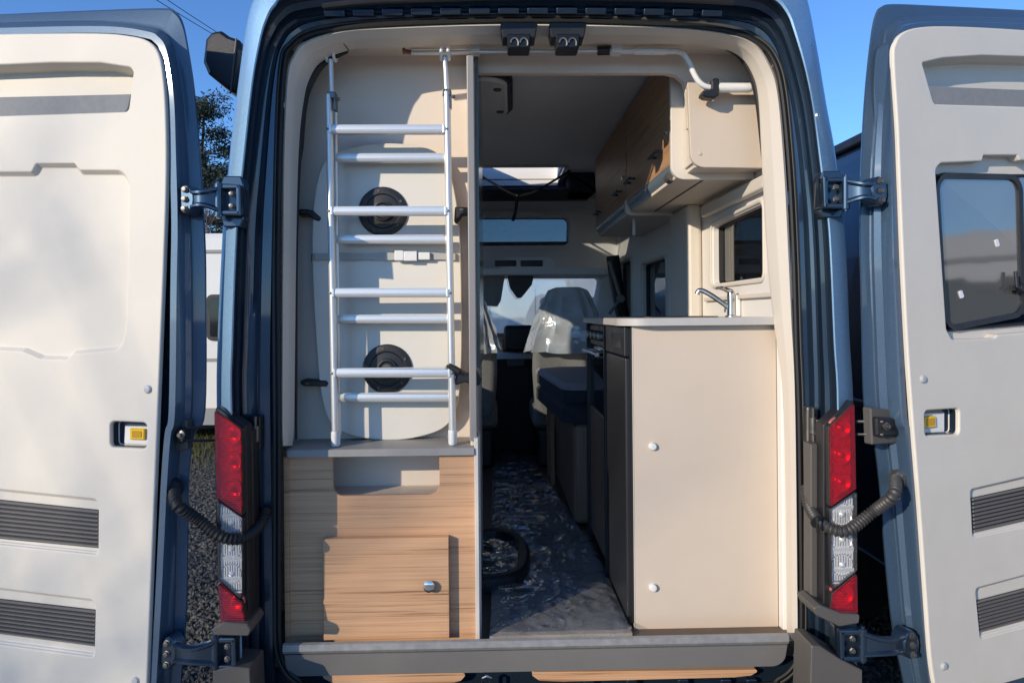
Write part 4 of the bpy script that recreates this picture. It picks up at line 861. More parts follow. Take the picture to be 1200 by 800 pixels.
for y0, y1 in ((2.612, 2.632), (3.54, 3.56)):
    mb = MB(); q_ = q if y0 < 3 else fillet([(LX-.008, LZ0+.06, 0), (WX-.003, LZ0+.06, 0), (WX-.003, LZ0-.016, 0), (LX-.008, LZ0-.016, .04)], 0, 6)
    mb.prism(q_, lambda a, b, c: Vector((a, c, b)), y1, y0, .002); obj('locker_divider', mb, M['reveal'], ol)
for y0, y1 in ((2.64, 3.53), (3.57, 4.6)):
    mb = MB(); pr = [(LX+.0+.055*(1-math.cos(R(t))), LZ0+.055-.055*math.sin(R(t))) for t in range(0, 91, 15)]
    mb.grid([[(a, y, b) for a, b in pr] for y in (y0, y1)]); obj('light_diffuser', mb, M['led'], ol)
mb = MB(); mb.tube([(LX+.02, 2.70, LZ0+.02), (LX+.02, 2.76, LZ0+.02)], .022, 12); obj('diffuser_end', mb, M['greyplast'], ol)
mb = MB(); mb.box(.74, .755, 3.72, 3.735, 2.07, 2.16); obj('hanging_tag', mb, M['whiteplast'], ol, bevel=.002)
# nearer cream end cupboard
ep = [P(*k, 2.49).xz for k in ((805.5,94.5),(893.5,96),(893.5,197),(805,196))]
q = fillet([(*ep[0], .004), (*ep[1], .002), (*ep[2], .002), (ep[0][0]+.012, ep[3][1], .05)], 0, 7)
mb = MB(); mb.prism(q, lambda a, b, c: Vector((a, 2.49+c, b)), .02, 0, .002); obj('end_panel', mb, M['cream'], ol, label='cream end panel facing the open rear doors')
mb = MB(); c = P(820, 180, 2.489); mb.lathe(c, (0, -1, 0), [(.007, 0), (.006, .002), (.002, .002)], 12); obj('screw_cap', mb, M['cream'], ol)
mb = MB(); mb.box(ep[0][0]+.03, WX-.004, 2.511, 2.61, ep[3][1]+.004, ep[3][1]+.02); mb.box(ep[0][0]+.02, ep[0][0]+.034, 2.511, 2.61, ep[3][1]+.0205, ep[0][1]); obj('end_box', mb, M['reveal'], ol)

# ================================================================== kitchen unit
KX, KY0, KY1 = P(743, 560, 2.42).x, 2.42, 3.5
KR = P(921, 560, 2.42).x
kit = thing('kitchen_unit', 'cream kitchen block with a pale worktop and a chrome mixer tap', 'kitchen unit', ((KX+KR)/2, 2.9, FZ))
WT = P(815, 372.3, 2.385).z
kz0, kz1 = P(830, 745, 2.42).z, P(830, 381, 2.39).z
fr = Frame((0, KY0, 0), (1, 0, 0), (0, 0, 1), (0, -1, 0))
mb = MB(); q = fillet([(KX, kz0, .012), (KR-.03, kz0, 0), (KR-.03, kz1, 0), (KX, kz1, 0)], 0, 5); mb.prism(q, fr.pt, -.018, 0, .002); rp_ = obj('rear_panel', mb, M['cream'], kit)
mb = MB(); mb.box(KX-.0025, KX-.0003, KY0-.001, KY0+.018, kz0, kz1-.002); obj('edge_banding', mb, M['trim'], kit)
mb = MB(); mb.box(KR-.028, KR+.01, KY0-.004, KY0+.02, kz0-.005, kz1+.003); obj('wall_fillet', mb, M['trim'], kit, bevel=.004)
for c_ in ((764.5, 522.5), (765, 687.5)):
    mb = MB(); c = fr.at(*c_); mb.lathe(c, (0, -1, 0), [(.0135, -.001), (.0135, .009), (.011, .013), (.004, .0145)], 20); obj('screw_cap', mb, M['whiteplast'], rp_)
wtq = fillet([(KX-.055, 2.378, .12), (KR+.008, 2.378, 0), (KR+.008, 2.40, 0), (WX-.002, 2.42, 0), (WX-.002, KY1, 0), (KX-.035, KY1, 0), (KX-.04, 2.6, .3)], 0, 10)
mb = MB(); mb.prism(wtq, lambda a, b, c: Vector((a, b, c)), kz1, WT, .004); wt = obj('worktop', mb, mat('worktop_laminate', (.46,.44,.41), .42, var=.03, vscale=40), kit)
mb = MB(); mb.prism(fillet([(KX+.1, 2.75, .05), (KX+.42, 2.75, .05), (KX+.42, 3.3, .05), (KX+.1, 3.3, .05)], .05), lambda a, b, c: Vector((a, b, c)), WT, WT+.004, .001); obj('sink_cover', mb, M['black'], wt)
# left flank: fridge, oven, drawer front
fxk = KX-.002
zf = P(725, 404, 2.6).z
mb = MB(); mb.box(fxk-.022, fxk, 2.445, 2.86, FZ+.03, WT-.14); fd = obj('fridge_door', mb, mat('fridge_black', (.022,.023,.026), .3, bump=.1), kit, bevel=.006)
mb = MB(); mb.box(fxk-.024, fxk, 2.446, 2.86, WT-.135, kz1-.004); cp_ = obj('control_panel', mb, M['black'], kit, bevel=.004)
mb = MB(); mb.box(fxk-.026, fxk-.02, 2.50, 2.72, WT-.11, WT-.055); obj('display', mb, mat('dark_display', (.02,.018,.018), .1), cp_, bevel=.002)
mb = MB(); mb.box(fxk-.006, fxk+.004, 2.424, 2.444, FZ+.02, kz1-.003); obj('edge_profile', mb, M['rubber'], kit)
mb = MB(); mb.box(fxk-.03, fxk, 2.862, 2.885, FZ+.01, kz1-.003); mb.box(fxk-.03, fxk, 3.40, 3.42, FZ+.01, kz1-.003); obj('unit_upright', mb, M['black'], kit, bevel=.002)
mb = MB(); mb.box(fxk-.012, fxk, 2.887, 3.398, WT-.42, WT-.13); ov = obj('oven', mb, mat('oven_glass', (.012,.013,.016), .06), kit, bevel=.004)
mb = MB(); mb.tube([(fxk-.05, 2.93, WT-.155), (fxk-.05, 3.36, WT-.155)], .009, 8); mb.box(fxk-.05, fxk-.01, 2.94, 2.955, WT-.162, WT-.148); mb.box(fxk-.05, fxk-.01, 3.335, 3.35, WT-.162, WT-.148); obj('handle', mb, M['chrome'], ov)
mb = MB(); mb.box(fxk-.014, fxk, 2.887, 3.398, WT-.126, WT-.035); hb_ = obj('hob_panel', mb, M['black'], kit, bevel=.003)
for y in (2.97, 3.09, 3.21, 3.32):
    mb = MB(); mb.lathe((fxk-.014, y, WT-.08), (-1, 0, 0), [(.022, 0), (.022, .008), (.018, .024), (.004, .025)], 16); obj('control_knob', mb, M['steel'], hb_)
mb = MB(); mb.box(fxk-.016, fxk, 2.887, 3.398, FZ+.05, WT-.425); obj('drawer_front', mb, M['vwood'], kit, bevel=.003)
mb = MB(); mb.box(KX, KX+.02, 2.44, 3.48, FZ+.002, kz1-.002); mb.box(KX+.02, KR-.05, 3.46, 3.48, FZ+.002, kz1-.002); mb.box(KX-.012, KX-.003, 2.45, 3.42, FZ+.001, FZ+.03); obj('carcass', mb, M['black'], kit)
# mixer tap
tx, ty = P(857, 365, 2.78).x, 2.78
mb = MB(); mb.lathe((tx, ty, WT), (0, 0, 1), [(.024,0),(.024,.005),(.017,.008),(.0155,.06),(.0165,.085),(.015,.098),(.009,.105),(.002,.107)], 24)
tap = obj('mixer_tap', mb, M['tapmetal'], kit)
mb = MB(); pth = [(tx, ty, WT+.03), (tx-.035, ty+.01, WT+.058), (tx-.075, ty+.02, WT+.088), (tx-.105, ty+.03, WT+.106), (tx-.120, ty+.035, WT+.106), (tx-.127, ty+.037, WT+.092)]
mb.tube(cr(pth, 5), .010, 12); obj('spout', mb, M['tapmetal'], tap)
mb = MB(); mb.tube(cr([(tx+.004, ty, WT+.10), (tx-.022, ty-.005, WT+.108), (tx-.045, ty-.01, WT+.115), (tx-.065, ty-.012, WT+.114)], 5), [.010]*6+[.008]*5+[.006]*5, 10); obj('lever', mb, M['tapmetal'], tap)
mb = MB(); mb.box(tx+.016, tx+.036, ty-.012, ty+.018, WT, WT+.088); obj('tap_body', mb, M['whiteplast'], tap, bevel=.006)

# ================================================================== bench seat beyond the kitchen
bx0, by0, by1 = P(692, 480, 3.6).x-.09, 3.56, 4.75
bz = P(690, 480, 3.6).z
bn = thing('bench_seat', 'upholstered bench seat with a dark cushion beyond the kitchen unit', 'bench seat', (.7, 4.1, FZ))
cz1 = P(680, 432, 4.6).z; 
q = fillet([(bx0-.05, 3.57, .08), (WX-.08, 3.57, 0), (WX-.08, 4.74, 0), (bx0-.13, 4.74, .06)], 0, 6)
mb = MB(); mb.prism(q, lambda a, b, c: Vector((a, b, c)), cz1-.20, cz1-.10, .03); mb.prism(offset(q, .006), lambda a, b, c: Vector((a, b, c)), cz1-.095, cz1, .03); obj('cushion', mb, M['darkcloth'], bn)
mb = MB(); mb.prism(offset(q, -.004), lambda a, b, c: Vector((a, b, c)), cz1-.03, cz1+.006, .02); obj('cushion_top', mb, mat('taupe_cloth', (.34,.31,.31), .9, bump=.3), bn)
mb = MB(); mb.box(bx0, WX-.09, 3.59, 4.7, FZ+.01, cz1-.205); obj('bench_box', mb, M['vwood'], bn, bevel=.03)
for y in (4.35, 4.62):
    mb = MB(); mb.box(bx0-.06, bx0-.035, y, y+.03, FZ+.01, cz1-.205); obj('leg', mb, mat('amber_wood', (.32,.18,.09), .5) if 'amber_wood' not in bpy.data.materials else bpy.data.materials['amber_wood'], bn)

# ================================================================== cab seats under polythene covers
def cab_seat(cx, yb, label, clabel):
    t = thing('cab_seat', label, 'seat', (cx, yb, FZ), 'cab seats')
    mb = MB(); mb.box(cx-.22, cx+.22, yb-.02, yb+.46, FZ, FZ+.28); obj('seat_base', mb, M['black'], t, bevel=.03)
    mb = MB(); q = fillet([(cx-.25, FZ+.28), (cx+.25, FZ+.28), (cx+.25, FZ+.45), (cx-.25, FZ+.45)], .05); mb.prism(q, lambda a, b, c: Vector((a, c, b)), yb+.5, yb, .03); obj('seat', mb, M['seatcloth'], t)
    mb = MB(); loops = []
    for z, wd, y in ((.38, .20, 0), (.45, .235, -.01), (.7, .25, -.03), (.9, .245, -.06), (1.0, .215, -.08), (1.04, .15, -.085)):
        pr = fillet([(cx-wd, yb+y-.06), (cx+wd, yb+y-.06), (cx+wd, yb+y+.07), (cx-wd, yb+y+.07)], .05, 5); loops.append([(a, b, FZ+z) for a, b in pr])
    mb.grid(loops, True, True); bk = obj('backrest', mb, M['seatcloth'], t)
    mb = MB(); q = fillet([(cx-.13, FZ+1.06), (cx+.13, FZ+1.06), (cx+.12, FZ+1.24), (cx-.12, FZ+1.24)], .06); mb.prism(q, lambda a, b, c: Vector((a, c, b)), yb, yb-.12, .03); obj('headrest', mb, M['seatcloth'], bk)
    # loose clear cover
    rnd = random.Random(int(abs(cx)*100)); mb = MB(); loops = []
    for i in range(26):
        f = i/25; z = 1.285-.45*f; wd = (.11+.155*f**.75) if f > 0 else .08; dp = .085+.06*min(1, f*2)
        ring = []
        for k in range(64):
            a = 2*math.pi*k/64; c_, s_ = math.cos(a), math.sin(a); e = .55
            x = wd*math.copysign(abs(c_)**e, c_); y = dp*math.copysign(abs(s_)**e, s_)
            nz = noise.noise(Vector((x*6+cx*9, y*6, z*2.2)))*.030+(1-abs(noise.noise(Vector((x*13, y*13+4, z*5+cx)))))**5*.014
            pl = (1-abs(noise.noise(Vector((c_*2.6+cx*5, s_*2.6, f*.7)))))**4*.055*(f+.05)**.35; nz += pl
            ring.append((cx+x*(1+nz*3), yb-.05+y*(1+nz*4), FZ+z+.02*noise.noise(Vector((k*.3, i*.1, cx)))*f))
        loops.append(ring)
    mb.grid(loops, True); mb.add(loops[0], [tuple(range(64))])
    cv = obj('seat_cover', mb, M['film'], None, clabel, 'plastic cover', 'polythene seat covers', wn=False)
    return t
sx = P(665, 400, 4.95).x
cab_seat(sx, 5.0, 'grey cab seat right of the gangway, under a clear plastic cover', 'crinkled clear plastic cover over the cab seat right of the gangway')
cab_seat(P(541, 400, 4.95).x, 5.0, 'grey cab seat left of the gangway, half hidden by the partition', 'crinkled clear plastic cover over the half hidden cab seat on the left')

# ================================================================== floor mats, floor polythene, step-well ring
def mat_sheet(name, pts, z, m_, lab, cat, amp, parent=None, group=None, nx=40, ny=40, thick=.006, seed=0):
    (x0, y0), (x1, y1), (x2, y2), (x3, y3) = pts; loops = []
    for j in range(ny+1):
        v = j/ny; row = []
        for i in range(nx+1):
            u = i/nx; x = (x0*(1-u)+x1*u)*(1-v)+(x3*(1-u)+x2*u)*v; y = (y0*(1-u)+y1*u)*(1-v)+(y3*(1-u)+y2*u)*v
            n1 = noise.noise(Vector((x*5+seed, y*4, seed))); n2 = abs(noise.noise(Vector((x*13+n1*2, y*11+seed, 3.1)))); h = amp*(.5+.5*n1)+amp*.9*(1-n2)**4
            e = min(u, 1-u, v, 1-v); h *= min(1, .25+e*12)
            row.append((x+.004*n1, y+.006*noise.noise(Vector((x*9, seed, 1.7))), z+h))
        loops.append(row)
    mb = MB(); mb.grid(loops); b = len(mb.v)
    if thick:
        rim = loops[0]+[r[-1] for r in loops[1:]]+loops[-1][-2::-1]+[r[0] for r in loops[-2:0:-1]]
        mb.grid([rim, [(x, y, max(FZ+.001, zz-thick)) for x, y, zz in rim]], True)
    return obj(name, mb, m_, parent, lab, cat, group, wn=False)
mx0, mx1 = P(574, 748, 2.36).x, P(741, 746, 2.36).x
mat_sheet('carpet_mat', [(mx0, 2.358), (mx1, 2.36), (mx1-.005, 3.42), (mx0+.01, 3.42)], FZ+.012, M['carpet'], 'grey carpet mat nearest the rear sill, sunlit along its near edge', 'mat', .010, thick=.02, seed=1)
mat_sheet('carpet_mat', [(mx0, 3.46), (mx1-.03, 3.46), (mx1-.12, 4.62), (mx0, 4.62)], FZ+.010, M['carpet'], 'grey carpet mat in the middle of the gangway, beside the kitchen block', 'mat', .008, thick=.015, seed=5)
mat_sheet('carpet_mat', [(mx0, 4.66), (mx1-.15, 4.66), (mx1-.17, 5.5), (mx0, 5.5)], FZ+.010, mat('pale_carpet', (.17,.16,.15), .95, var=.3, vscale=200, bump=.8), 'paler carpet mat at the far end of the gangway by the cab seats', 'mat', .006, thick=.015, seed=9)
for i, (ya, yb, xb, lb) in enumerate(((2.352, 3.44, mx1-.004, 'clear polythene sheet laid over the nearest carpet mat'), (3.455, 4.64, mx1-.1, 'clear polythene sheet laid over the middle carpet mat'), (4.65, 5.5, mx1-.17, 'clear polythene sheet laid over the far carpet mat'))):
    mat_sheet('floor_film', [(mx0+.002, ya), (mx1-.002 if i == 0 else xb+.05, ya), (xb, yb), (mx0+.004, yb)], FZ+.026, M['floorfilm'], lb, 'plastic sheet', .016, nx=70, ny=90, thick=0, seed=20+i*7, group='polythene floor sheets')
cen = PZ(572, 650, FZ+.058); o_ = None
mb = MB(); ring = [PZ(*q, FZ+.058) for q in cr([(566,622),(584,621),(601,625),(611,635),(614,650),(611,664),(600,672),(582,676),(566,677)], 5)]
mb.grid([[p+o_ for p in [ring[0]]*0] or [c+((c-cen).normalized()*a_)+Vector((0,0,b_)) for c in ring] for a_, b_ in ((-.028,-.045),(-.026,.004),(-.012,.012),(.012,.012),(.026,.002),(.028,-.045))])
wr_ = thing('tray_rim', 'black rounded rim lying on the carpet by the partition foot', 'rim', PZ(585, 650, FZ+.02)); obj('rim', mb, M['black'], wr_)
mb = MB(); ring2 = [q+Vector((0,0,-.02)) for q in ring]; mb.add(ring2, [tuple(range(len(ring2)))]); obj('tray_film', mb, M['floorfilm'], wr_, wn=False)
# hanging straps in front of the roof window
hs = thing('hanging_strap', 'black strap sagging under the roof hatch with its loose end dangling', 'strap', P(605, 258, 4.8))
mb = MB(); mb.tube([P(*q, 4.8) for q in cr([(563,206),(585,219),(604,229),(612,229),(630,223),(668,200)], 5)], .008, 6); obj('sagging_band', mb, M['rubber'], hs)
mb = MB(); mb.tube([P(*q, 4.79) for q in cr([(606,228),(605,242),(603,252),(601,259)], 4)], .011, 6); obj('loose_end', mb, M['rubber'], hs)

# translucent protective sheet stuck over the outside of the windscreen
def sheet_mat():
    mt = bpy.data.materials.new('protective_sheet'); mt.use_nodes = True; t = mt.node_tree; t.nodes.clear()
    o = t.nodes.new('ShaderNodeOutputMaterial'); a = t.nodes.new('ShaderNodeBsdfTranslucent'); a.inputs[0].default_value = (.80, .84, .88, 1)
    d = t.nodes.new('ShaderNodeBsdfTransparent'); d.inputs[0].default_value = (.9, .93, .95, 1); mx = t.nodes.new('ShaderNodeMixShader'); mx.inputs[0].default_value = .42
    n = t.nodes.new('ShaderNodeTexNoise'); n.inputs['Scale'].default_value = 4; n.inputs['Detail'].default_value = 5; n.inputs['Distortion'].default_value = 1.5
    mr = t.nodes.new('ShaderNodeMapRange'); mr.inputs['To Min'].default_value = .40; mr.inputs['To Max'].default_value = .75
    g = t.nodes.new('ShaderNodeNewGeometry'); t.links.new(g.outputs['Position'], n.inputs['Vector']); t.links.new(n.outputs['Fac'], mr.inputs['Value']); t.links.new(mr.outputs[0], mx.inputs[0])
    t.links.new(a.outputs[0], mx.inputs[1]); t.links.new(d.outputs[0], mx.inputs[2]); t.links.new(mx.outputs[0], o.inputs[0]); return mt
mb = MB(); x0, x1 = min(p[0] for p in ws)-.03, max(p[0] for p in ws)+.03; z0, z1 = min(p[1] for p in ws)-.03, max(p[1] for p in ws)-.02
loops = []
for j in range(25):
    row = []
    for i in range(41):
        x = x0+(x1-x0)*i/40; z = z0+(z1-z0)*j/24; row.append((x, 5.79+.012*noise.noise(Vector((x*3+z*4, z*3, 0)))+.03*(1-abs(noise.noise(Vector((x*2.2-z*2.5, 1.3, 0)))))**6, z))
    loops.append(row)
mb.grid(loops); obj('protective_sheet', mb, sheet_mat(), van, wn=False)

# ================================================================== ground
def gravel_mat():
    mt = mat('gravel_ground', (.10, .097, .09), .95); t = mt.node_tree; b = t.nodes['Principled BSDF']; g = t.nodes['Geometry']
    v = t.nodes.new('ShaderNodeTexVoronoi'); v.inputs['Scale'].default_value = 34; t.links.new(g.outputs['Position'], v.inputs['Vector'])
    n = t.nodes.new('ShaderNodeTexNoise'); n.inputs['Scale'].default_value = .5; n.inputs['Detail'].default_value = 6; t.links.new(g.outputs['Position'], n.inputs['Vector'])
    rp = t.nodes.new('ShaderNodeValToRGB'); e = rp.color_ramp.elements; e[0].color = (.04, .038, .034, 1); e[1].color = (.17, .16, .145, 1)
    t.links.new(v.outputs['Color'], rp.inputs['Fac'])
    mx = t.nodes.new('ShaderNodeMixRGB'); mx.blend_type = 'MULTIPLY'; mx.inputs[0].default_value = .5; t.links.new(rp.outputs[0], mx.inputs[1]); t.links.new(n.outputs['Color'], mx.inputs[2]); t.links.new(mx.outputs[0], b.inputs['Base Color'])
    bp = t.nodes.new('ShaderNodeBump'); bp.inputs['Strength'].default_value = 1; bp.inputs['Distance'].default_value = .03; bp.invert = True
    t.links.new(v.outputs['Distance'], bp.inputs['Height']); t.links.new(bp.outputs[0], b.inputs['Normal']); return mt
mb = MB(); mb.add([(-400, -400, 0), (400, -400, 0), (400, 600, 0), (-400, 600, 0)], [(0, 1, 2, 3)]); obj('ground', mb, gravel_mat(), kind='structure', smooth=0)
mb = MB(); mb.add([(-7, -12, .004), (7, -12, .004), (7, 1.5, .004), (-7, 1.5, .004)], [(0, 1, 2, 3)]); obj('bounce_pavement', mb, mat('bounce_concrete', (.36, .34, .31), .9, var=.12, vscale=2.5, bump=.4, bscale=60), kind='structure', smooth=0)  # unseen pale paving added to bounce light into the open van
rnd = random.Random(3)
def stones(n, x0, x1, y0, y1, smin, smax):
    mb = MB()
    for _ in range(n):
        u = rnd.random(); y = y0+(y1-y0)*u*u; x = x0(y)+(x1(y)-x0(y))*rnd.random(); s = rnd.uniform(smin, smax)
        rz = rnd.uniform(0, 6.3); ca, sa = math.cos(rz)*s, math.sin(rz)*s; h = s*rnd.uniform(.45, .9); k = rnd.uniform(.6, 1)
        b = len(mb.v)
        mb.v += [Vector((x+ca, y+sa, s*.2)), Vector((x-sa*k, y+ca*k, s*.25)), Vector((x-ca, y-sa, s*.15)), Vector((x+sa*k, y-ca*k, s*.2)), Vector((x+ca*.3*rnd.uniform(-1,1), y+sa*.4, h)), Vector((x-ca*.3, y-sa*.3*rnd.uniform(-1,1), h*.9))]
        mb.f += [(b, b+1, b+4), (b+1, b+2, b+5), (b+1, b+5, b+4), (b+2, b+3, b+5), (b+3, b, b+4), (b+3, b+4, b+5)]
    return mb
gm = mat('stone', (.075, .072, .066), .85, var=.75, vscale=18)
obj('gravel', stones(26000, lambda y: -.60*y, lambda y: -.32*y, 2.6, 13, .010, .026), gm, kind='stuff', smooth=0)
obj('gravel', stones(9000, lambda y: .42*y-.1, lambda y: .60*y, 2.6, 6, .010, .024), gm, kind='stuff', smooth=0)
mb = MB()
for _ in range(9000):
    y = rnd.gauss(9.6, .9); x = rnd.uniform(-.6, -.30)*y; h = rnd.uniform(.03, .11); a = rnd.uniform(0, 6.3); d = Vector((math.cos(a), math.sin(a), 0))*.006; l = Vector((rnd.uniform(-.04, .04), rnd.uniform(-.04, .04), h))
    p = Vector((x, y, 0)); b = len(mb.v); mb.v += [p-d, p+d, p+l]; mb.f.append((b, b+1, b+2))
obj('grass', mb, mat('grass_blade', (.075, .075, .018), .8, var=.4, vscale=3), kind='stuff', smooth=0)

# ================================================================== other vehicles
vm = dict(white=mat('white_coach_paint', (.72, .70, .65), .3, coat=.5, var=.03, vscale=1.5), skirt=mat('grey_skirt', (.25, .25, .25), .5), glass=mat('vehicle_glass', (.012, .014, .016), .05), tyre=M['rubber'], navy=paint('navy_paint', (.02, .04, .075)))
def motorhome(name, label, cat, loc, rz, length=5.6, wid=2.2, ht=2.75, group='white leisure vehicles'):
    """body along local x; the long wall faces local -y"""
    t = thing(name, label, cat, loc, group); t.rotation_euler.z = 0
    Mx = Matrix.Rotation(rz, 4, 'Z'); base = Vector(loc)
    def put(mb): mb.v = [Mx @ v + base for v in mb.v]; return mb
    h = length/2
    prof = fillet([(-h, .45, .08), (h-.6, .40, .08), (h, .75, .25), (h-.15, 1.5, .4), (h-.45, ht, .35), (-h+.1, ht, .3), (-h, 1.6, .3)], .2, 5)
    mb = MB(); mb.prism(prof, lambda a, b, c: Vector((a, c, b)), wid/2, -wid/2, .06); mb.prism(offset(prof, .02), lambda a, b, c: Vector((a, c, b)), wid/2+.002, wid/2-.1, .05); bd = obj('body', put(mb), vm['white'], t)
    mb = MB(); mb.box(-h+.1, h-.5, -wid/2+.03, wid/2-.03, .25, .47); obj('skirt', put(mb), vm['skirt'], t)
    for x0, x1 in ((-h+.5, -h+1.6), (-.5, .5), (h-2.0, h-1.2)):
        mb = MB(); q = fillet([(x0, 1.35), (x1, 1.35), (x1, 1.95), (x0, 1.95)], .08); f = lambda a, b, c: Vector((a, -wid/2-c, b))
        mb.prism(q, f, -.02, .022, .006); w_ = obj('window', put(mb), M['black'], bd)
        mb = MB(); mb.prism(offset(q, .05), f, .0, .027, .004); obj('pane', put(mb), vm['glass'], w_)
    mb = MB(); q = fillet([(-h+2.0, .5), (-h+2.62, .5), (-h+2.62, 2.2), (-h+2.0, 2.2)], .1); f = lambda a, b, c: Vector((a, -wid/2-c, b)); mb.prism(q, f, -.02, .012, .006); dr = obj('door', put(mb), vm['white'], t)
    mb = MB(); mb.box(-h+2.5, -h+2.58, -wid/2-.04, -wid/2-.01, 1.2, 1.26); obj('handle', put(mb), M['black'], dr)
    mb = MB(); mb.box(-h+.05, h-.5, -wid/2-.012, -wid/2+.01, 1.08, 1.12); mb.box(-h+.02, h-.4, -wid/2-.02, -wid/2+.02, ht-.26, ht-.22); obj('trim_rail', put(mb), vm['skirt'], t)
    for x in (-h+1.5, h-1.0):
        for y in (-wid/2+.05, wid/2-.27):
            mb = MB(); mb.lathe((x, y, .33), (0, 1, 0), [(.2,0),(.31,0),(.33,.03),(.33,.19),(.31,.22),(.2,.22)], 24); wh = obj('wheel', put(mb), M['rubber'], t)
            mb = MB(); mb.lathe((x, y-.005, .33), (0, 1, 0), [(.03,.0),(.2,.01),(.2,.2),(.03,.22)], 18); obj('rim', put(mb), M['steel'], wh)
    mb = MB(); mb.box(-h-.012, -h+.02, -wid/2+.1, -wid/2+.22, .75, 1.15); mb.box(-h-.012, -h+.02, wid/2-.22, wid/2-.1, .75, 1.15); obj('tail_light', put(mb), M['red'], t)
    return t
motorhome('motorhome', 'white motorhome parked broadside beyond the gravel, glimpsed left of the van body', 'motorhome', (-4.55, 10.3, 0), 0, 5.6)
motorhome('motorhome', 'white motorhome parked ahead of the van, seen through its windscreen', 'motorhome', (1.2, 13.2, 0), R(4), 6.4, 2.2, 2.9)
motorhome('motorhome', 'white motorhome standing off to the right, mirrored in the door window', 'motorhome', (7.2, .8, 0), R(-97), 6.6, 2.2, 2.35)
# dark van alongside on the right
pv = thing('parked_van', 'dark blue van parked close alongside on the right, seen through the hinge gap', 'van', (2.75, 5.6, 0))
sec = [(1.80, .30), (1.76, .75), (1.76, 1.3), (1.79, 1.75), (1.82, 2.2), (1.86, 2.45), (1.98, 2.56), (2.75, 2.60)]
sec = cr(sec, 4); sec = [tuple(p) for p in sec]+[(5.5-p[0], p[1]) for p in reversed(sec[:-1])]
mb = MB(); mb.grid([[(x, y, z) for x, z in sec] for y in (2.95, 2.99, 4, 6, 7.6)], False); mb.add([(x, 2.95, z) for x, z in sec], [tuple(range(len(sec)))])
mb.grid([[(x, 7.6, z) for x, z in sec], [(2.75+(x-2.75)*.96, 8.3, .3+(z-.3)*.55) for x, z in sec], [(2.75+(x-2.75)*.9, 9.0, .3+(z-.3)*.4) for x, z in sec]], False, False)
bd = obj('body', mb, vm['navy'], pv)
for y0, y1 in ((3.2, 4.5), (4.7, 6.0), (6.2, 7.4)):
    mb = MB(); q = fillet([(y0, 1.45), (y1, 1.45), (y1, 2.05), (y0, 2.05)], .08); mb.prism(q, lambda a, b, c: Vector((1.775+.07*(b-1.3)-c*.5, a, b)), -.02, .03, .01); obj('window', mb, vm['glass'], pv)
mb = MB(); mb.box(1.745, 1.775, 3.1, 7.5, 1.18, 1.23); mb.box(1.735, 1.80, 3.0, 7.6, .33, .52); obj('side_moulding', mb, M['black'], pv, bevel=.01)
mb = MB(); mb.box(1.84, 1.90, 3.0, 7.5, 2.50, 2.55); obj('gutter_rail', mb, M['black'], pv, bevel=.01)
for x in (1.78, 3.50):
    for y in (3.8, 7.7):
        mb = MB(); mb.lathe((x, y, .33), (1, 0, 0), [(.2,0),(.31,0),(.33,.03),(.33,.19),(.31,.22),(.2,.22)], 24); wh = obj('wheel', mb, M['rubber'], pv)
        mb = MB(); mb.lathe((x-.005, y, .33), (1, 0, 0), [(.03,.0),(.2,.01),(.2,.2),(.03,.22)], 18); obj('rim', mb, M['steel'], wh)

# ================================================================== trees and wires
bark = mat('bark', (.10, .075, .055), .9, var=.3, vscale=8, bump=1, bscale=30); twig = mat('twig', (.11, .085, .07), .9, var=.25, vscale=2)
needle = mat('pine_needles', (.020, .034, .020), .8, var=.5, vscale=2.5)
def bare_tree(base, h, seed, label, group, spread=.55, depth=6, thick=.13, cat='tree'):
    rn = random.Random(seed); tr, cw = MB(), MB()
    def grow_(p, d, l, r, lev):
        n = 3; path = [p]; q = p.copy(); dd = d.copy()
        for i in range(n):
            dd = (dd+Vector((rn.gauss(0, .12), rn.gauss(0, .12), .06))).normalized(); q = q+dd*l/n; path.append(q.copy())
        (tr if lev < 2 else cw).tube(path, [r*(1-.45*i/n) for i in range(n+1)], 7 if lev < 2 else 4, False)
        if lev >= depth: return
        for _ in range(rn.choice((2, 3, 3)) if lev < 4 else rn.choice((2, 3))):
            k = rn.uniform(.45, 1) if lev else rn.uniform(.55, 1); s = path[min(n, int(k*n)+0)].lerp(path[min(n, int(k*n)+1)], .5)
            e = Vector((rn.gauss(0, 1), rn.gauss(0, 1), rn.gauss(.15, .6))).normalized(); nd = (dd*.75+e*spread*1.3).normalized()
            grow_(s, nd, l*rn.uniform(.58, .82), r*.56, lev+1)
        if lev < 3: grow_(path[-1], dd, l*.75, r*.58, lev+1)
    grow_(Vector(base), Vector((0, 0, 1)), h*.30, thick, 0)
    t = thing('bare_tree', label, cat, base, group); obj('trunk', tr, bark, t, wn=False); obj('crown', cw, twig, t, wn=False); return t
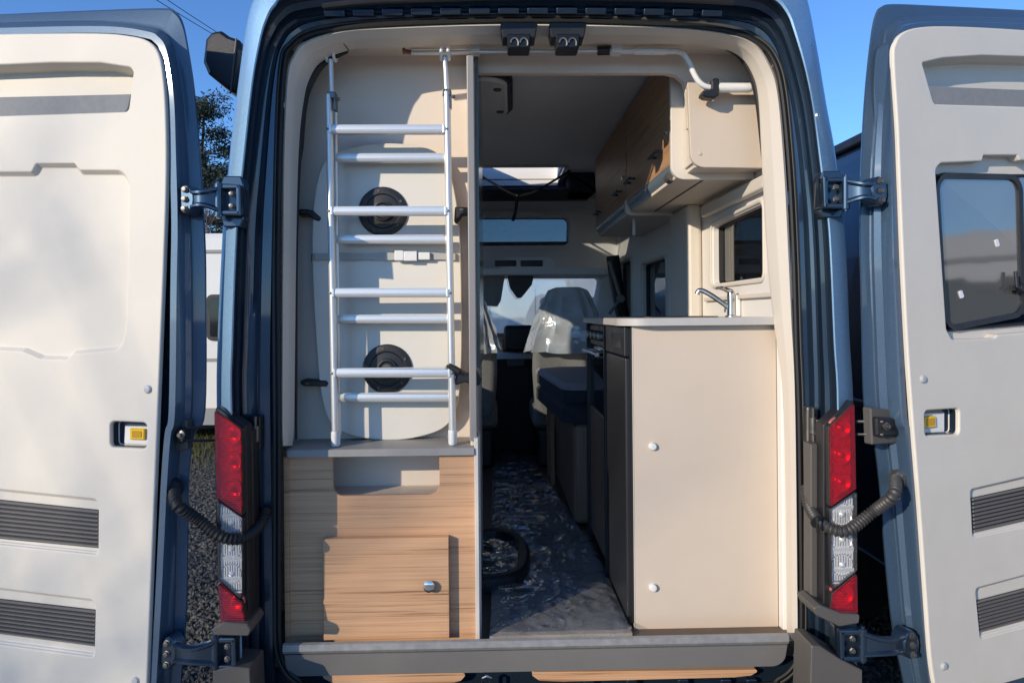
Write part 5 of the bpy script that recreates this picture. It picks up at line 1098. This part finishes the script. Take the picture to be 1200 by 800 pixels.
def pine(base, h, seed, label):
    rn = random.Random(seed); tr, cw = MB(), MB(); b = Vector(base)
    tr.tube([b+Vector((.1*math.sin(i), .05*i, h*i/8)) for i in range(9)], [.2*(1-i/9.5) for i in range(9)], 8)
    for i in range(34):
        f = .22+.78*i/34; z = h*f; a = rn.uniform(0, 6.3); L_ = (1-f)**.7*2.3+.45; L_ *= rn.uniform(.55, 1.15)
        d = Vector((math.cos(a), math.sin(a), rn.uniform(.0, .35))); s = b+Vector((0, 0, z)); e = s+d*L_; tr.tube([s, s.lerp(e, .5)+Vector((0,0,-.05)), e], [.035, .02, .008], 5)
        for c in range(5):
            ctr_ = s.lerp(e, rn.uniform(.35, 1.05))+Vector((rn.gauss(0, .15), rn.gauss(0, .15), rn.gauss(.05, .1)))
            for _ in range(115):
                o_ = Vector((rn.gauss(0, .26), rn.gauss(0, .26), rn.gauss(0, .13))); p = ctr_+o_; dr = Vector((rn.gauss(0, 1), rn.gauss(0, 1), rn.gauss(.3, 1))).normalized()*.15; sd = dr.cross(Vector((rn.gauss(0,1), rn.gauss(0,1), rn.gauss(0,1)))).normalized()*.030
                k = len(cw.v); cw.v += [p-sd, p+sd, p+dr]; cw.f.append((k, k+1, k+2))
    t = thing('pine_tree', label, 'tree', base); obj('trunk', tr, bark, t, wn=False); obj('crown', cw, needle, t, wn=False, smooth=0); return t
g = PZ(236, 470, 0)
pine((P(233, 300, 27).x, 27, 0), 10.0, 5, 'dark green pine tree rising beside the folded left door')
bare_tree((P(256, 300, 24).x, 24, 0), 7.6, 12, 'fine twigged bare tree just right of the pine', 'bare trees beyond the yard', depth=6, thick=.09)
bare_tree((P(262, 300, 30).x, 30, 0), 8.4, 31, 'bare tree standing farther off behind the twiggy tree', 'bare trees beyond the yard', depth=6, thick=.09)
for i, (px, Y, h) in enumerate(((214, 17, 4.2), (246, 16, 4.4), (284, 17, 4.3), (320, 18, 4.0))):
    bare_tree((P(px, 300, Y).x, Y, 0), h, 50+i, ('leafless brown bush hidden behind the left door', 'leafless brown bush above the white motorhome roof', 'leafless brown bush behind the van pillar', 'leafless brown bush behind the van body')[i], 'bushes behind the white motorhome', spread=.9, depth=6, thick=.06, cat='bush')
bare_tree((-17.9, -11.9, 0), 11.2, 77, 'tall bare tree behind the photographer, throwing soft shade on the left door', 'bare trees behind the camera', depth=5, thick=.12, spread=.55)
bare_tree((-11.5, -11.7, 0), 7.3, 91, 'shorter bare tree behind the photographer, shading the lower right door', 'bare trees behind the camera', depth=5, thick=.10, spread=.55)
for i, ((xa, ya), (xb, yb), lb) in enumerate((((196, -6), (274, 41), 'lower of the two thin overhead wires crossing the sky'), ((208, -6), (279, 40), 'upper of the two thin overhead wires crossing the sky'))):
    a = P(xa, ya, 26); b = P(xb, yb, 30); d = b-a; a = a-d*2.0; b = b+d*3
    mb = MB(); mb.tube([a.lerp(b, k/24)-Vector((0, 0, .5*(1-(2*k/24-1)**2))) for k in range(25)], .014, 5); obj('overhead_wire', mb, M['rubber'], None, lb, 'wire', 'overhead wires', wn=False)
